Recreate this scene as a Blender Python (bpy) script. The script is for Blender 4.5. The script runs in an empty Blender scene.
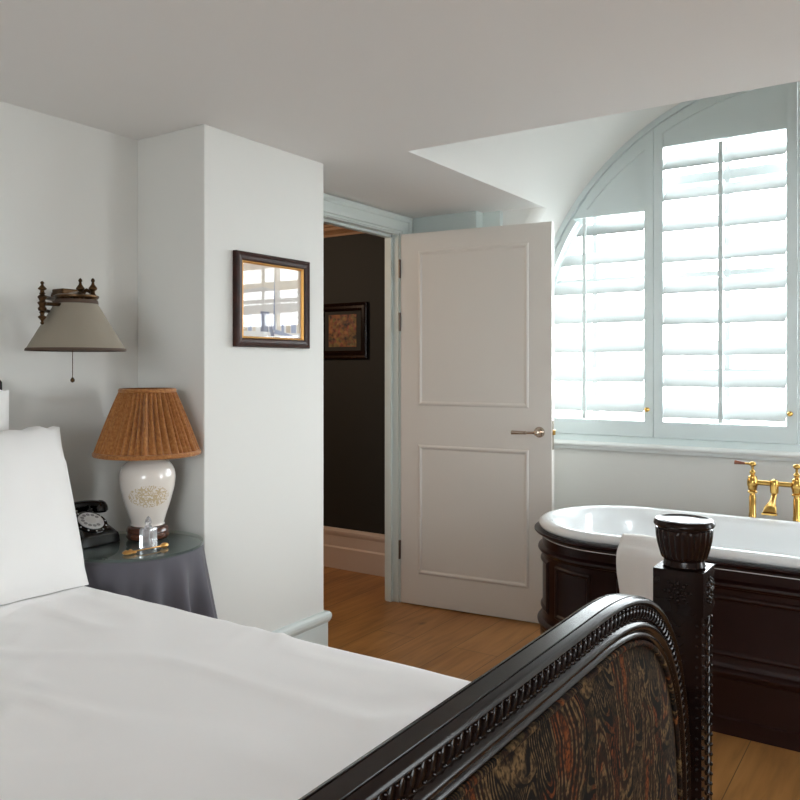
import bpy, bmesh, math, random
from mathutils import Vector, noise
random.seed(7)
PI = math.pi
SC = bpy.context.scene
COL = SC.collection
cos, sin = math.cos, math.sin

# ------------------------------------------------------------------ materials
def mat(name, color=(.8, .8, .8), rough=.5, metal=0., spec=.5, coat=0., sheen=0., trans=0., bump=None, var=None, sss=0.):
    m = bpy.data.materials.new(name); m.use_nodes = True
    nt = m.node_tree; b = nt.nodes['Principled BSDF']
    b.inputs['Base Color'].default_value = (*color, 1)
    b.inputs['Roughness'].default_value = rough
    b.inputs['Metallic'].default_value = metal
    b.inputs['Specular IOR Level'].default_value = spec
    b.inputs['Coat Weight'].default_value = coat
    b.inputs['Coat Roughness'].default_value = .12
    b.inputs['Sheen Weight'].default_value = sheen
    b.inputs['Transmission Weight'].default_value = trans
    tc = nt.nodes.new('ShaderNodeTexCoord')
    n = nt.nodes.new('ShaderNodeTexNoise')
    n.inputs['Scale'].default_value = bump[0] if bump else 40
    n.inputs['Detail'].default_value = 4
    nt.links.new(tc.outputs['Object'], n.inputs['Vector'])
    if bump:
        bp = nt.nodes.new('ShaderNodeBump'); bp.inputs['Strength'].default_value = bump[1]
        bp.inputs['Distance'].default_value = bump[2] if len(bump) > 2 else .002
        nt.links.new(n.outputs['Fac'], bp.inputs['Height']); nt.links.new(bp.outputs['Normal'], b.inputs['Normal'])
    if var:
        sc, amt, c2 = var
        n2 = nt.nodes.new('ShaderNodeTexNoise'); n2.inputs['Scale'].default_value = sc; n2.inputs['Detail'].default_value = 3
        nt.links.new(tc.outputs['Object'], n2.inputs['Vector'])
        mx = nt.nodes.new('ShaderNodeMix'); mx.data_type = 'RGBA'
        mr = nt.nodes.new('ShaderNodeMapRange'); mr.inputs[1].default_value = .35; mr.inputs[2].default_value = .65; mr.inputs[4].default_value = amt
        nt.links.new(n2.outputs['Fac'], mr.inputs[0]); nt.links.new(mr.outputs[0], mx.inputs[0])
        mx.inputs[6].default_value = (*color, 1); mx.inputs[7].default_value = (*c2, 1)
        nt.links.new(mx.outputs[2], b.inputs['Base Color'])
    return m

class NG:
    """tiny helper for node graphs"""
    def __init__(s, m): s.nt = m.node_tree; s.b = s.nt.nodes['Principled BSDF']
    def n(s, t, **kw):
        x = s.nt.nodes.new(t)
        for k, v in kw.items(): setattr(x, k, v)
        return x
    def l(s, a, b): s.nt.links.new(a, b)
    def math(s, op, a, b=None, c=None):
        x = s.n('ShaderNodeMath', operation=op)
        for i, v in enumerate((a, b, c)):
            if v is None: continue
            if isinstance(v, (int, float)): x.inputs[i].default_value = v
            else: s.l(v, x.inputs[i])
        return x.outputs[0]
    def ramp(s, fac, stops, interp='LINEAR'):
        r = s.n('ShaderNodeValToRGB'); cr = r.color_ramp; cr.interpolation = interp
        while len(cr.elements) < len(stops): cr.elements.new(.5)
        for e, (p, c) in zip(cr.elements, stops): e.position = p; e.color = (*c, 1)
        s.l(fac, r.inputs[0]); return r.outputs[0]
    def mix(s, fac, a, b, mode='MIX'):
        x = s.n('ShaderNodeMix', data_type='RGBA', blend_type=mode)
        for i, v in ((0, fac), (6, a), (7, b)):
            if isinstance(v, (int, float)): x.inputs[i].default_value = v
            elif isinstance(v, tuple): x.inputs[i].default_value = (*v, 1)
            else: s.l(v, x.inputs[i])
        return x.outputs[2]

M = {}
M['wall'] = mat('wall_paint', (.735, .73, .70), .75, spec=.3, bump=(60, .05))
M['ceil'] = mat('ceiling_paint', (.84, .825, .81), .85, spec=.2, bump=(50, .04))
M['trim'] = mat('trim_paint', (.60, .66, .64), .38, bump=(30, .03))
M['base'] = mat('baseboard_paint', (.64, .69, .675), .4, bump=(30, .03))
M['shutter'] = mat('shutter_paint', (.65, .72, .72), .4, bump=(30, .02))
M['louver'] = mat('louver_paint', (.555, .585, .58), .4, bump=(30, .02))
M['door'] = mat('door_paint', (.66, .63, .59), .42, bump=(30, .03))
M['hallwall'] = mat('hall_paint', (.012, .012, .0105), .75, bump=(60, .05))
M['hallbase'] = mat('hall_baseboard', (.60, .50, .43), .45, bump=(30, .03))
M['hallwood'] = mat('hall_cornice', (.30, .17, .09), .5, var=(6, .6, (.2, .1, .05)))
M['darkwood'] = mat('carved_mahogany', (.007, .0035, .0028), .2, spec=.19, var=(9, .8, (.014, .006, .004)), bump=(70, .03))
M['tubwood'] = mat('tub_mahogany', (.0135, .0033, .0027), .3, spec=.28, var=(4, .8, (.018, .005, .0036)), bump=(60, .05))
M['frame'] = mat('picture_frame_wood', (.022, .008, .005), .4, spec=.25, var=(20, .7, (.055, .016, .01)))
M['gold'] = mat('gilt', (.75, .40, .12), .35, metal=.8, bump=(80, .1))
M['brass'] = mat('polished_brass', (.60, .37, .105), .22, metal=1., var=(15, .5, (.46, .27, .07)))
M['oldbrass'] = mat('antique_brass', (.115, .062, .026), .35, metal=.9, var=(40, .7, (.045, .026, .015)))
M['nickel'] = mat('aged_nickel', (.55, .46, .38), .2, metal=1., var=(30, .5, (.42, .34, .27)))
M['hinge'] = mat('hinge_steel', (.12, .09, .07), .35, metal=.8, var=(30, .5, (.08, .06, .05)))
M['leverwood'] = mat('lever_grip_wood', (.22, .06, .02), .35, coat=.3, var=(30, .6, (.12, .03, .012)))
M['linen'] = mat('white_linen', (.90, .885, .88), .85, sheen=.1, bump=(300, .06, .001))
M['pillow'] = mat('white_pillow_linen', (.84, .825, .81), .85, sheen=.1, bump=(300, .06, .001))
M['towel'] = mat('white_towel', (.82, .80, .78), .95, sheen=.3, bump=(350, .5, .002))
M['enamel'] = mat('white_enamel', (.80, .82, .83), .12, coat=.4, bump=(5, .01))
M['cloth'] = mat('grey_tablecloth', (.088, .083, .100), .82, sheen=.15, bump=(400, .15, .001), var=(12, .4, (.105, .10, .115)))
M['bakelite'] = mat('black_bakelite', (.006, .006, .006), .16, coat=.6, bump=(10, .01))
M['dial'] = mat('dial_plate', (.86, .86, .86), .4, var=(60, .4, (.66, .66, .67)))
M['dialwhite'] = mat('dial_label', (.78, .77, .75), .4, bump=(40, .02))
M['dialgrey'] = mat('dial_holes', (.33, .33, .33), .35, bump=(40, .02))
M['lampwood'] = mat('lamp_foot_wood', (.055, .018, .009), .25, coat=.5, var=(30, .6, (.12, .035, .014)))
M['shade_taupe'] = mat('taupe_shade_card', (.27, .235, .185), .8, bump=(250, .1, .001))
M['shade_trim'] = mat('brown_shade_braid', (.075, .045, .03), .8, bump=(300, .3, .001))
M['sill'] = mat('window_board_paint', (.78, .80, .79), .3, bump=(30, .02))
M['gap'] = mat('shadow_gap', (.25, .28, .27), .8, bump=(40, .02))

# orange pleated shade: woven mottled silk
m = M['shade_orange'] = mat('orange_pleated_silk', (.4, .17, .05), .8, sheen=.15)
g = NG(m); tc = g.n('ShaderNodeTexCoord')
nz = g.n('ShaderNodeTexNoise'); nz.inputs['Scale'].default_value = 120; nz.inputs['Detail'].default_value = 3; g.l(tc.outputs['Object'], nz.inputs[0])
g.l(g.ramp(nz.outputs['Fac'], [(.3, (.25, .085, .017)), (.5, (.34, .128, .028)), (.7, (.42, .185, .05))]), g.b.inputs['Base Color'])
bp = g.n('ShaderNodeBump'); bp.inputs['Strength'].default_value = .3; bp.inputs['Distance'].default_value = .002; g.l(nz.outputs['Fac'], bp.inputs['Height']); g.l(bp.outputs[0], g.b.inputs['Normal'])

# ceramic vase with a gilt spray of flowers
m = M['vase'] = mat('cream_ceramic', (.78, .72, .66), .2, coat=.5)
g = NG(m); tc = g.n('ShaderNodeTexCoord'); sp = g.n('ShaderNodeSeparateXYZ'); g.l(tc.outputs['Object'], sp.inputs[0])
vd = (.82, -.57)      # side of the vase that carries the spray
t = g.math('SUBTRACT', g.math('MULTIPLY', sp.outputs[1], vd[0]), g.math('MULTIPLY', sp.outputs[0], vd[1]))
f = g.math('ADD', g.math('MULTIPLY', sp.outputs[0], vd[0]), g.math('MULTIPLY', sp.outputs[1], vd[1]))
zz = g.math('SUBTRACT', sp.outputs[2], .148)
ell = g.math('ADD', g.math('POWER', g.math('ABSOLUTE', g.math('DIVIDE', t, .062)), 2.0), g.math('POWER', g.math('ABSOLUTE', g.math('DIVIDE', zz, .036)), 2.0))
vo = g.n('ShaderNodeTexVoronoi', feature='F1'); vo.inputs['Scale'].default_value = 62; g.l(tc.outputs['Object'], vo.inputs[0])
n2 = g.n('ShaderNodeTexNoise'); n2.inputs['Scale'].default_value = 130; n2.inputs['Detail'].default_value = 3; g.l(tc.outputs['Object'], n2.inputs[0])
petal = g.math('GREATER_THAN', g.math('ADD', n2.outputs['Fac'], g.math('MULTIPLY', g.math('SINE', g.math('MULTIPLY', vo.outputs['Distance'], 18.)), .16)), g.math('ADD', .40, g.math('MULTIPLY', ell, .16)))
msk = g.math('MULTIPLY', g.math('MULTIPLY', g.math('LESS_THAN', ell, 1.0), petal), g.math('GREATER_THAN', f, 0))
g.l(g.mix(g.math('MULTIPLY', msk, .75), (.78, .72, .66), (.52, .38, .18)), g.b.inputs['Base Color'])

# oak plank floor (boards run along y)
m = M['floor'] = mat('oak_planks', (.4, .2, .08), .38, spec=.45)
g = NG(m); tc = g.n('ShaderNodeTexCoord'); mp = g.n('ShaderNodeMapping'); mp.inputs['Rotation'].default_value = (0, 0, PI/2); mp.inputs['Location'].default_value = (.55, .09, 0)
g.l(tc.outputs['Object'], mp.inputs[0])
bk = g.n('ShaderNodeTexBrick'); bk.offset = .37; bk.inputs['Scale'].default_value = 1
bk.inputs['Brick Width'].default_value = 1.9; bk.inputs['Row Height'].default_value = .215; bk.inputs['Mortar Size'].default_value = .0018; bk.inputs['Mortar Smooth'].default_value = .3
bk.inputs['Color1'].default_value = (0, 0, 0, 1); bk.inputs['Color2'].default_value = (1, 1, 1, 1); bk.inputs['Mortar'].default_value = (.5, .5, .5, 1); bk.inputs['Bias'].default_value = 0
g.l(mp.outputs[0], bk.inputs[0])
mp2 = g.n('ShaderNodeMapping'); mp2.inputs['Scale'].default_value = (14, 1.3, 1); g.l(tc.outputs['Object'], mp2.inputs[0])
gr = g.n('ShaderNodeTexNoise'); gr.inputs['Scale'].default_value = 2.2; gr.inputs['Detail'].default_value = 6; gr.inputs['Distortion'].default_value = .8
g.l(mp2.outputs[0], gr.inputs[0])
mp3 = g.n('ShaderNodeMapping'); mp3.inputs['Scale'].default_value = (3.2, 1.2, 1); g.l(tc.outputs['Object'], mp3.inputs[0])
bl = g.n('ShaderNodeTexNoise'); bl.inputs['Scale'].default_value = 1.6; bl.inputs['Detail'].default_value = 3; g.l(mp3.outputs[0], bl.inputs[0])
mp4 = g.n('ShaderNodeMapping'); mp4.inputs['Scale'].default_value = (3.4, 2.0, 1); g.l(tc.outputs['Object'], mp4.inputs[0])
kn = g.n('ShaderNodeTexVoronoi'); kn.inputs['Scale'].default_value = 1.3; g.l(mp4.outputs[0], kn.inputs[0])
c1 = g.ramp(gr.outputs['Fac'], [(.25, (.13, .052, .013)), (.5, (.33, .140, .036)), (.75, (.46, .225, .07))])
c2 = g.mix(.35, c1, g.ramp(bl.outputs['Fac'], [(.3, (.13, .052, .013)), (.7, (.54, .275, .095))]))
c3 = g.mix(g.math('MULTIPLY', bk.outputs['Color'], .30), c2, (.50, .255, .092))
c3 = g.mix(g.ramp(kn.outputs['Distance'], [(.02, (.85, .85, .85)), (.10, (0, 0, 0))]), c3, (.11, .045, .016))
c4 = g.mix(bk.outputs['Fac'], c3, (.10, .05, .02))
g.l(c4, g.b.inputs['Base Color'])
bp = g.n('ShaderNodeBump'); bp.inputs['Strength'].default_value = .12; bp.inputs['Distance'].default_value = .003; g.l(gr.outputs['Fac'], bp.inputs['Height']); g.l(bp.outputs[0], g.b.inputs['Normal'])

# paisley upholstery: bent teardrop rings in offset columns, over mottled stripes
m = M['paisley'] = mat('paisley_fabric', (.1, .06, .03), .95, spec=.12)
g = NG(m); tc = g.n('ShaderNodeTexCoord')
nd = g.n('ShaderNodeTexNoise'); nd.inputs['Scale'].default_value = 7; nd.inputs['Detail'].default_value = 2; g.l(tc.outputs['Object'], nd.inputs[0])
sp = g.n('ShaderNodeSeparateXYZ'); g.l(tc.outputs['Object'], sp.inputs[0]); sn = g.n('ShaderNodeSeparateXYZ'); g.l(nd.outputs['Color'], sn.inputs[0])
Y = g.math('ADD', sp.outputs[1], g.math('MULTIPLY', g.math('SUBTRACT', sn.outputs[0], .5), .10))
Z = g.math('ADD', sp.outputs[2], g.math('MULTIPLY', g.math('SUBTRACT', sn.outputs[1], .5), .10))
def drops(wy, wz, oy, oz, bend):
    yc = g.math('DIVIDE', g.math('ADD', Y, oy), wy); col = g.math('FLOOR', yc)
    zc = g.math('ADD', g.math('DIVIDE', g.math('ADD', Z, oz), wz), g.math('MULTIPLY', g.math('MODULO', g.math('ABSOLUTE', col), 2.), .5))
    py = g.math('SUBTRACT', g.math('FRACT', yc), .5); pz = g.math('SUBTRACT', g.math('FRACT', zc), .5)
    py = g.math('ADD', py, g.math('MULTIPLY', g.math('MULTIPLY', pz, pz), bend))
    w = g.math('ADD', 1.15, g.math('MULTIPLY', pz, 1.5))
    d = g.math('SQRT', g.math('ADD', g.math('POWER', g.math('ABSOLUTE', g.math('MULTIPLY', py, w)), 2.), g.math('POWER', g.math('ABSOLUTE', g.math('MULTIPLY', pz, .92)), 2.)))
    return d
d1 = drops(.105, .34, 3.02, 3.07, 1.1)
blk, brn, tan, olv, rst = (.008, .006, .005), (.024, .011, .006), (.19, .115, .05), (.062, .042, .017), (.20, .052, .013)
d2 = drops(.046, .12, 5.01, 5.03, -1.2)
def lines(d, fq, lo): return g.ramp(g.math('SINE', g.math('MULTIPLY', d, fq)), [(0., (0, 0, 0)), (lo, (0, 0, 0)), (min(1, lo+.3), (1, 1, 1))])
nz1 = g.n('ShaderNodeTexNoise'); nz1.inputs['Scale'].default_value = 14; g.l(tc.outputs['Object'], nz1.inputs[0])
nz2 = g.n('ShaderNodeTexNoise'); nz2.inputs['Scale'].default_value = 170; nz2.inputs['Detail'].default_value = 3; g.l(tc.outputs['Object'], nz2.inputs[0])
zone = g.ramp(nz1.outputs['Fac'], [(.36, olv), (.46, tan), (.52, rst), (.58, olv), (.66, tan)])
zone2 = g.ramp(nz1.outputs['Fac'], [(.38, rst), (.48, olv), (.60, tan)])
c = g.mix(g.math('MULTIPLY', lines(d2, 48, .25), .75), blk, zone2)
inner = g.mix(g.math('MULTIPLY', lines(d1, 62, .2), .9), brn, zone)
c = g.mix(g.ramp(d1, [(.36, (1, 1, 1)), (.39, (0, 0, 0))]), c, inner)
edge = g.ramp(d1, [(.375, (0, 0, 0)), (.39, (1, 1, 1)), (.41, (1, 1, 1)), (.425, (0, 0, 0))])
c = g.mix(g.math('MULTIPLY', edge, .8), c, tan)
core = g.ramp(d1, [(.07, (1, 1, 1)), (.10, (0, 0, 0))])
c = g.mix(g.math('MULTIPLY', core, .8), c, rst)
n3 = nz2
c = g.mix(g.ramp(nz2.outputs['Fac'], [(.40, (.85, .85, .85)), (.58, (0, 0, 0))]), c, blk)
g.l(c, g.b.inputs['Base Color'])
bp = g.n('ShaderNodeBump'); bp.inputs['Strength'].default_value = .25; bp.inputs['Distance'].default_value = .002; g.l(n3.outputs['Fac'], bp.inputs['Height']); g.l(bp.outputs[0], g.b.inputs['Normal'])

# hall picture: mottled rust print
m = M['hallprint'] = mat('hall_print', (.3, .12, .04), .6)
g = NG(m); tc = g.n('ShaderNodeTexCoord'); vo = g.n('ShaderNodeTexVoronoi'); vo.inputs['Scale'].default_value = 42; g.l(tc.outputs['Object'], vo.inputs[0])
nz = g.n('ShaderNodeTexNoise'); nz.inputs['Scale'].default_value = 34; nz.inputs['Detail'].default_value = 5; g.l(tc.outputs['Object'], nz.inputs[0])
g.l(g.mix(.5, g.ramp(nz.outputs['Fac'], [(.35, (.03, .014, .01)), (.5, (.22, .085, .027)), (.65, (.30, .15, .05))]), vo.outputs['Color'], 'MULTIPLY'), g.b.inputs['Base Color'])

def glass(name, tint, refl=1.0, rough=.02):
    m = bpy.data.materials.new(name); m.use_nodes = True; nt = m.node_tree; nt.nodes.clear()
    o = nt.nodes.new('ShaderNodeOutputMaterial'); tr = nt.nodes.new('ShaderNodeBsdfTransparent'); gl = nt.nodes.new('ShaderNodeBsdfGlossy')
    tr.inputs[0].default_value = (*tint, 1); gl.inputs['Roughness'].default_value = rough; gl.inputs[0].default_value = (refl, refl, refl, 1)
    fr = nt.nodes.new('ShaderNodeFresnel'); fr.inputs[0].default_value = 1.5
    mx = nt.nodes.new('ShaderNodeMixShader'); ge = nt.nodes.new('ShaderNodeNewGeometry'); mu = nt.nodes.new('ShaderNodeMath'); mu.operation = 'SUBTRACT'; mu.inputs[0].default_value = 1; nt.links.new(ge.outputs['Backfacing'], mu.inputs[1])
    m2 = nt.nodes.new('ShaderNodeMath'); m2.operation = 'MULTIPLY'; nt.links.new(fr.outputs[0], m2.inputs[0]); nt.links.new(mu.outputs[0], m2.inputs[1]); nt.links.new(m2.outputs[0], mx.inputs[0]); nt.links.new(tr.outputs[0], mx.inputs[1]); nt.links.new(gl.outputs[0], mx.inputs[2]); nt.links.new(mx.outputs[0], o.inputs[0])
    return m
M['pane'] = glass('window_glass', (.96, .98, .98))
M['pglass'] = glass('picture_glass', (.97, .97, .97))
M['tglass'] = glass('table_glass', (.86, .92, .89))
M['crystal'] = mat('cut_crystal', (.95, .95, .97), .03, trans=.75, spec=.6, bump=(30, .05))
for k, c in {'p_sky_reflect': (.62, .57, .53), 'p_cloud_reflect': (.68, .58, .47), 'p_blue': (.34, .37, .50), 'p_grey': (.22, .22, .29), 'p_tan': (.55, .45, .34), 'p_white': (.75, .73, .72)}.items():  # sky and cloud tints include beige from the room's reflection
    M[k] = mat('print_' + k[2:], c, .7, var=(18, .5, tuple(x*.9 for x in c)))

# ------------------------------------------------------------------ mesh building
class MB:
    def __init__(s): s.v = []; s.f = []; s.sm = []; s.mi = []
    def add(s, vs, fs, smooth=False, mi=0):
        o = len(s.v); s.v += [tuple(p) for p in vs]
        for f in fs: s.f.append([i+o for i in f]); s.sm.append(smooth); s.mi.append(mi)
        return s
    def box(s, x0, x1, y0, y1, z0, z1, mi=0):
        return s.add([(x0,y0,z0),(x1,y0,z0),(x1,y1,z0),(x0,y1,z0),(x0,y0,z1),(x1,y0,z1),(x1,y1,z1),(x0,y1,z1)],
              [(0,3,2,1),(4,5,6,7),(0,1,5,4),(1,2,6,5),(2,3,7,6),(3,0,4,7)], mi=mi)
    def lathe(s, prof, c=(0,0,0), n=32, smooth=True, mod=None, axis='z', cap=True, mi=0):
        vs = []; k = len(prof)
        for r, z in prof:
            for i in range(n):
                a = 2*PI*i/n; rr = r*(mod(a, z) if mod else 1)
                p = (rr*cos(a), rr*sin(a), z)
                if axis == 'y': p = (p[0], p[2], p[1])
                if axis == 'x': p = (p[2], p[0], p[1])
                vs.append((c[0]+p[0], c[1]+p[1], c[2]+p[2]))
        fs = [(j*n+i, j*n+(i+1)%n, (j+1)*n+(i+1)%n, (j+1)*n+i) for j in range(k-1) for i in range(n)]
        s.add(vs, fs, smooth, mi)
        if cap:
            o = len(s.v)-len(vs)
            for j, rev in ((0, True), (k-1, False)):
                if prof[j][0] > 1e-6:
                    r = [o+j*n+i for i in range(n)]; s.f.append(r[::-1] if rev else r); s.sm.append(False); s.mi.append(mi)
        return s
    def tube(s, pts, r, n=10, smooth=True, cap=True, mi=0):
        P = [Vector(p) for p in pts]; k = len(P); vs = []
        R = r if isinstance(r, (list, tuple)) else [r]*k
        up = None
        for i, p in enumerate(P):
            t = (P[min(i+1,k-1)]-P[max(i-1,0)]).normalized()
            if up is None: up = Vector((0,0,1)) if abs(t.z) < .9 else Vector((1,0,0))
            a = t.cross(up).normalized(); b = a.cross(t).normalized(); up = b
            for j in range(n):
                q = p + a*R[i]*cos(2*PI*j/n) + b*R[i]*sin(2*PI*j/n); vs.append(q)
        fs = [(i*n+j, i*n+(j+1)%n, (i+1)*n+(j+1)%n, (i+1)*n+j) for i in range(k-1) for j in range(n)]
        if cap: fs += [list(range(n))[::-1], [(k-1)*n+j for j in range(n)]]
        return s.add(vs, fs, smooth, mi)
    def ball(s, c, r, n=10, m=6, sc=(1,1,1), rot=None, mi=0):
        vs = []; fs = []
        for i in range(m+1):
            th = PI*i/m
            for j in range(n):
                p = Vector((sin(th)*cos(2*PI*j/n)*sc[0], sin(th)*sin(2*PI*j/n)*sc[1], cos(th)*sc[2]))*r
                if rot: p = rot @ p
                vs.append((c[0]+p.x, c[1]+p.y, c[2]+p.z))
        fs = [(i*n+j, (i+1)*n+j, (i+1)*n+(j+1)%n, i*n+(j+1)%n) for i in range(m) for j in range(n)]
        return s.add(vs, fs, True, mi)
    def sweep(s, secs, closed_path=False, closed_prof=False, smooth=False, cap=False, mi=0):
        """secs: list of rows of points"""
        k = len(secs); n = len(secs[0]); vs = [p for r in secs for p in r]
        fs = []
        for i in range(k if closed_path else k-1):
            i2 = (i+1) % k
            for j in range(n if closed_prof else n-1):
                j2 = (j+1) % n
                fs.append((i*n+j, i2*n+j, i2*n+j2, i*n+j2))
        if cap and closed_prof: fs += [list(range(n)), [(k-1)*n+j for j in range(n)][::-1]]
        return s.add(vs, fs, smooth, mi)
    def prism(s, poly, y0, y1, plane='xz', mi=0):
        n = len(poly)
        P = (lambda a, b, t: (a, t, b)) if plane == 'xz' else ((lambda a, b, t: (t, a, b)) if plane == 'yz' else (lambda a, b, t: (a, b, t)))
        vs = [P(a, b, y0) for a, b in poly] + [P(a, b, y1) for a, b in poly]
        fs = [list(range(n)), list(range(n, 2*n))[::-1]] + [(i, n+i, n+(i+1) % n, (i+1) % n) for i in range(n)]
        return s.add(vs, fs, mi=mi)

ORG = {}
def link(o): COL.objects.link(o); return o
def tag(o, label=None, cat=None, group=None, kind=None):
    if label: o['label'] = label
    if cat: o['category'] = cat
    if group: o['group'] = group
    if kind: o['kind'] = kind
    return o
def thing(name, loc, label, cat, group=None):
    o = bpy.data.objects.new(name, None); o.location = loc; o.empty_display_size = .05; link(o); ORG[o.name] = Vector(loc)
    return tag(o, label, cat, group)
def obj(name, mb, m, parent=None, origin=None, bevel=0, subd=0, label=None, sharp=35, recalc=True):
    org = ORG[parent.name] if parent is not None else Vector(origin or (0,0,0))
    me = bpy.data.meshes.new(name)
    me.from_pydata([(p[0]-org.x, p[1]-org.y, p[2]-org.z) for p in mb.v], [], mb.f)
    me.polygons.foreach_set('use_smooth', mb.sm); me.polygons.foreach_set('material_index', mb.mi)
    for x in (m if isinstance(m, list) else [m]): me.materials.append(M[x])
    if recalc:
        bm = bmesh.new(); bm.from_mesh(me); bmesh.ops.recalc_face_normals(bm, faces=bm.faces); bm.to_mesh(me); bm.free()
    me.update()
    if any(mb.sm): me.set_sharp_from_angle(angle=math.radians(sharp))
    o = bpy.data.objects.new(name, me); link(o)
    if parent is not None: o.parent = parent
    else: o.location = org
    ORG[o.name] = org
    if bevel:
        b = o.modifiers.new('bevel', 'BEVEL'); b.width = bevel; b.segments = 2; b.limit_method = 'ANGLE'; b.angle_limit = math.radians(40)
    if subd:
        b = o.modifiers.new('subd', 'SUBSURF'); b.levels = subd; b.render_levels = subd
    if label: o['label'] = label
    return o
def struct(name, mb, m, **kw): return tag(obj(name, mb, m, **kw), kind='structure')

# ------------------------------------------------------------------ camera frame
TH = math.radians(33.77)
cam = bpy.data.cameras.new('camera'); co = bpy.data.objects.new('camera', cam); link(co)
co.location = (0, 0, 1.27); co.rotation_euler = (PI/2, 0, TH)
cam.sensor_width = 36; cam.lens = 36; cam.shift_y = -33/800; cam.clip_start = .02
SC.camera = co

# ------------------------------------------------------------------ room shell
CZ = 2.095                                     # ceiling height
AX, AZ, AR = -.535, 1.342, 1.367               # arch axis, spring height, radius
WD = 4.18                                      # plane of the shutters
BX, CX = -2.41, -2.06                          # headboard wall, chimney breast face
VX = AX - math.sqrt(AR*AR-(CZ-AZ)**2); VX2 = 2*AX-VX
YV = 2.56
RX, RY = 1.95, -2.3                            # right wall, rear wall
struct('floor', MB().box(-4.6, RX+.2, RY-.2, 4.45, -.12, 0), 'floor')
c = MB(); zt = CZ+.25
c.box(BX-.1, RX+.2, RY-.2, YV, CZ, zt); c.box(BX-.1, VX, YV, 3.9, CZ, zt); c.box(VX2, RX+.2, YV, 3.9, CZ, zt)
struct('ceiling', c, 'ceil')
# barrel vault of the dormer above the ceiling line
def arc(r, a0, a1, n, cx=AX, cz=AZ): return [(cx+r*cos(a0+(a1-a0)*i/n), cz+r*sin(a0+(a1-a0)*i/n)) for i in range(n+1)]
aL = math.atan2(CZ-AZ, VX-AX); aR = PI-aL
vin = arc(AR, aL, aR, 48); vout = arc(AR+.15, aL, aR, 48)
v = MB(); v.sweep([[(x, YV, z), (x, WD+.2, z)] for x, z in vin], smooth=True); v.sweep([[(x, WD+.2, z), (x, YV, z)] for x, z in vout], smooth=True)
v.prism(vin + vout[::-1], YV-.001, YV)
struct('ceiling_vault', v, 'wall')
struct('wall_dormer', MB().prism([(VX-.1, CZ+.05)] + vout + [(VX2+.1, CZ+.05)], YV-.12, YV), 'wall')

struct('wall_back', MB().box(BX-.1, BX, RY, 2.6, 0, CZ), 'wall')
struct('wall_chimney', MB().box(BX, CX, 1.886, 2.525, 0, CZ), 'wall', bevel=.004)
DW = (2.735, 3.578)                            # door opening
OH = 1.985
d = MB(); d.box(BX-.07, BX, 2.525, DW[0], 0, CZ); d.box(BX-.07, BX, DW[1]+.022, 3.9, 0, CZ); d.box(BX-.07, BX, DW[0], DW[1]+.022, OH+.02, CZ)
struct('wall_door', d, 'wall')
# window wall piers with the arched opening
aw = arc(AR, PI, PI/2, 40)
w = MB(); w.prism([(BX-.1, 0), (AX-AR, 0)] + aw + [(AX, 3.0), (BX-.1, 3.0)], 3.83, 4.42)
w.prism([(2*AX-x, z) for x, z in [(AX-AR, 0)] + aw + [(AX, 3.0)]][::-1] + [(RX+.2, 0), (RX+.2, 3.0)][::-1][::-1] if False else [(2*AX-x, z) for x, z in ([(AX-AR, 0)] + aw + [(AX, 3.0)])] + [(RX+.2, 3.0), (RX+.2, 0)], 3.83, 4.42)
w.box(AX-AR, AX+AR, WD-.01, 4.42, 0, .845)
w.sm = [True]*len(w.sm)
ww = struct('wall_window', w, 'wall', bevel=.05, sharp=50); ww.modifiers[0].segments = 5
p = MB(); p.box(BX, -2.01, 3.73, 3.835, 0, CZ); p.box(-2.01, -1.905, 3.80, 3.835, 0, CZ)
struct('wall_pier', p, 'trim', bevel=.003)
# rear and right walls, out of frame, each with a window opening added to brighten the room
r = MB(); r.box(BX-.1, -.05, RY-.15, RY, 0, CZ); r.box(1.5, RX+.2, RY-.15, RY, 0, CZ); r.box(-.05, 1.5, RY-.15, RY, 0, .85); r.box(-.05, 1.5, RY-.15, RY, 1.98, CZ)
struct('wall_rear', r, 'wall')
r = MB(); r.box(RX, RX+.15, RY, 2.85, 0, CZ); r.box(RX, RX+.15, 3.6, 3.83, 0, CZ); r.box(RX, RX+.15, 2.85, 3.6, 0, .75); r.box(RX, RX+.15, 2.85, 3.6, 2.0, CZ)
struct('wall_right', r, 'wall')
for nm, ax, a0, a1, z0, z1, pl in (('window_fill_rear', 'y', -.05, 1.5, .85, 1.98, RY-.09), ('window_fill_right', 'x', 2.85, 3.6, .75, 2.0, RX+.09)):  # unseen windows, added as fill for the room
    f = MB(); P_ = (lambda u0, u1, q0, q1, zz0, zz1: f.box(u0, u1, pl+q0, pl+q1, zz0, zz1)) if ax == 'y' else (lambda u0, u1, q0, q1, zz0, zz1: f.box(pl+q0, pl+q1, u0, u1, zz0, zz1))
    for u in (a0, (a0+a1)/2, a1): P_(u-.03 if u > a0 else u, u+.03 if u < a1 else u, -.02, .02, z0, z1)
    for z in (z0, (z0+z1)/2, z1): P_(a0, a1, -.018, .018, z-.025 if z > z0 else z, z+.025 if z < z1 else z)
    wo = struct(nm, f, 'louver')
    g_ = MB(); f = g_; P_(a0, a1, -.002, .002, z0, z1) if False else (g_.box(a0, a1, pl-.002, pl+.002, z0, z1) if ax == 'y' else g_.box(pl-.002, pl+.002, a0, a1, z0, z1))
    obj('window_pane', g_, 'pane', wo)
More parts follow.
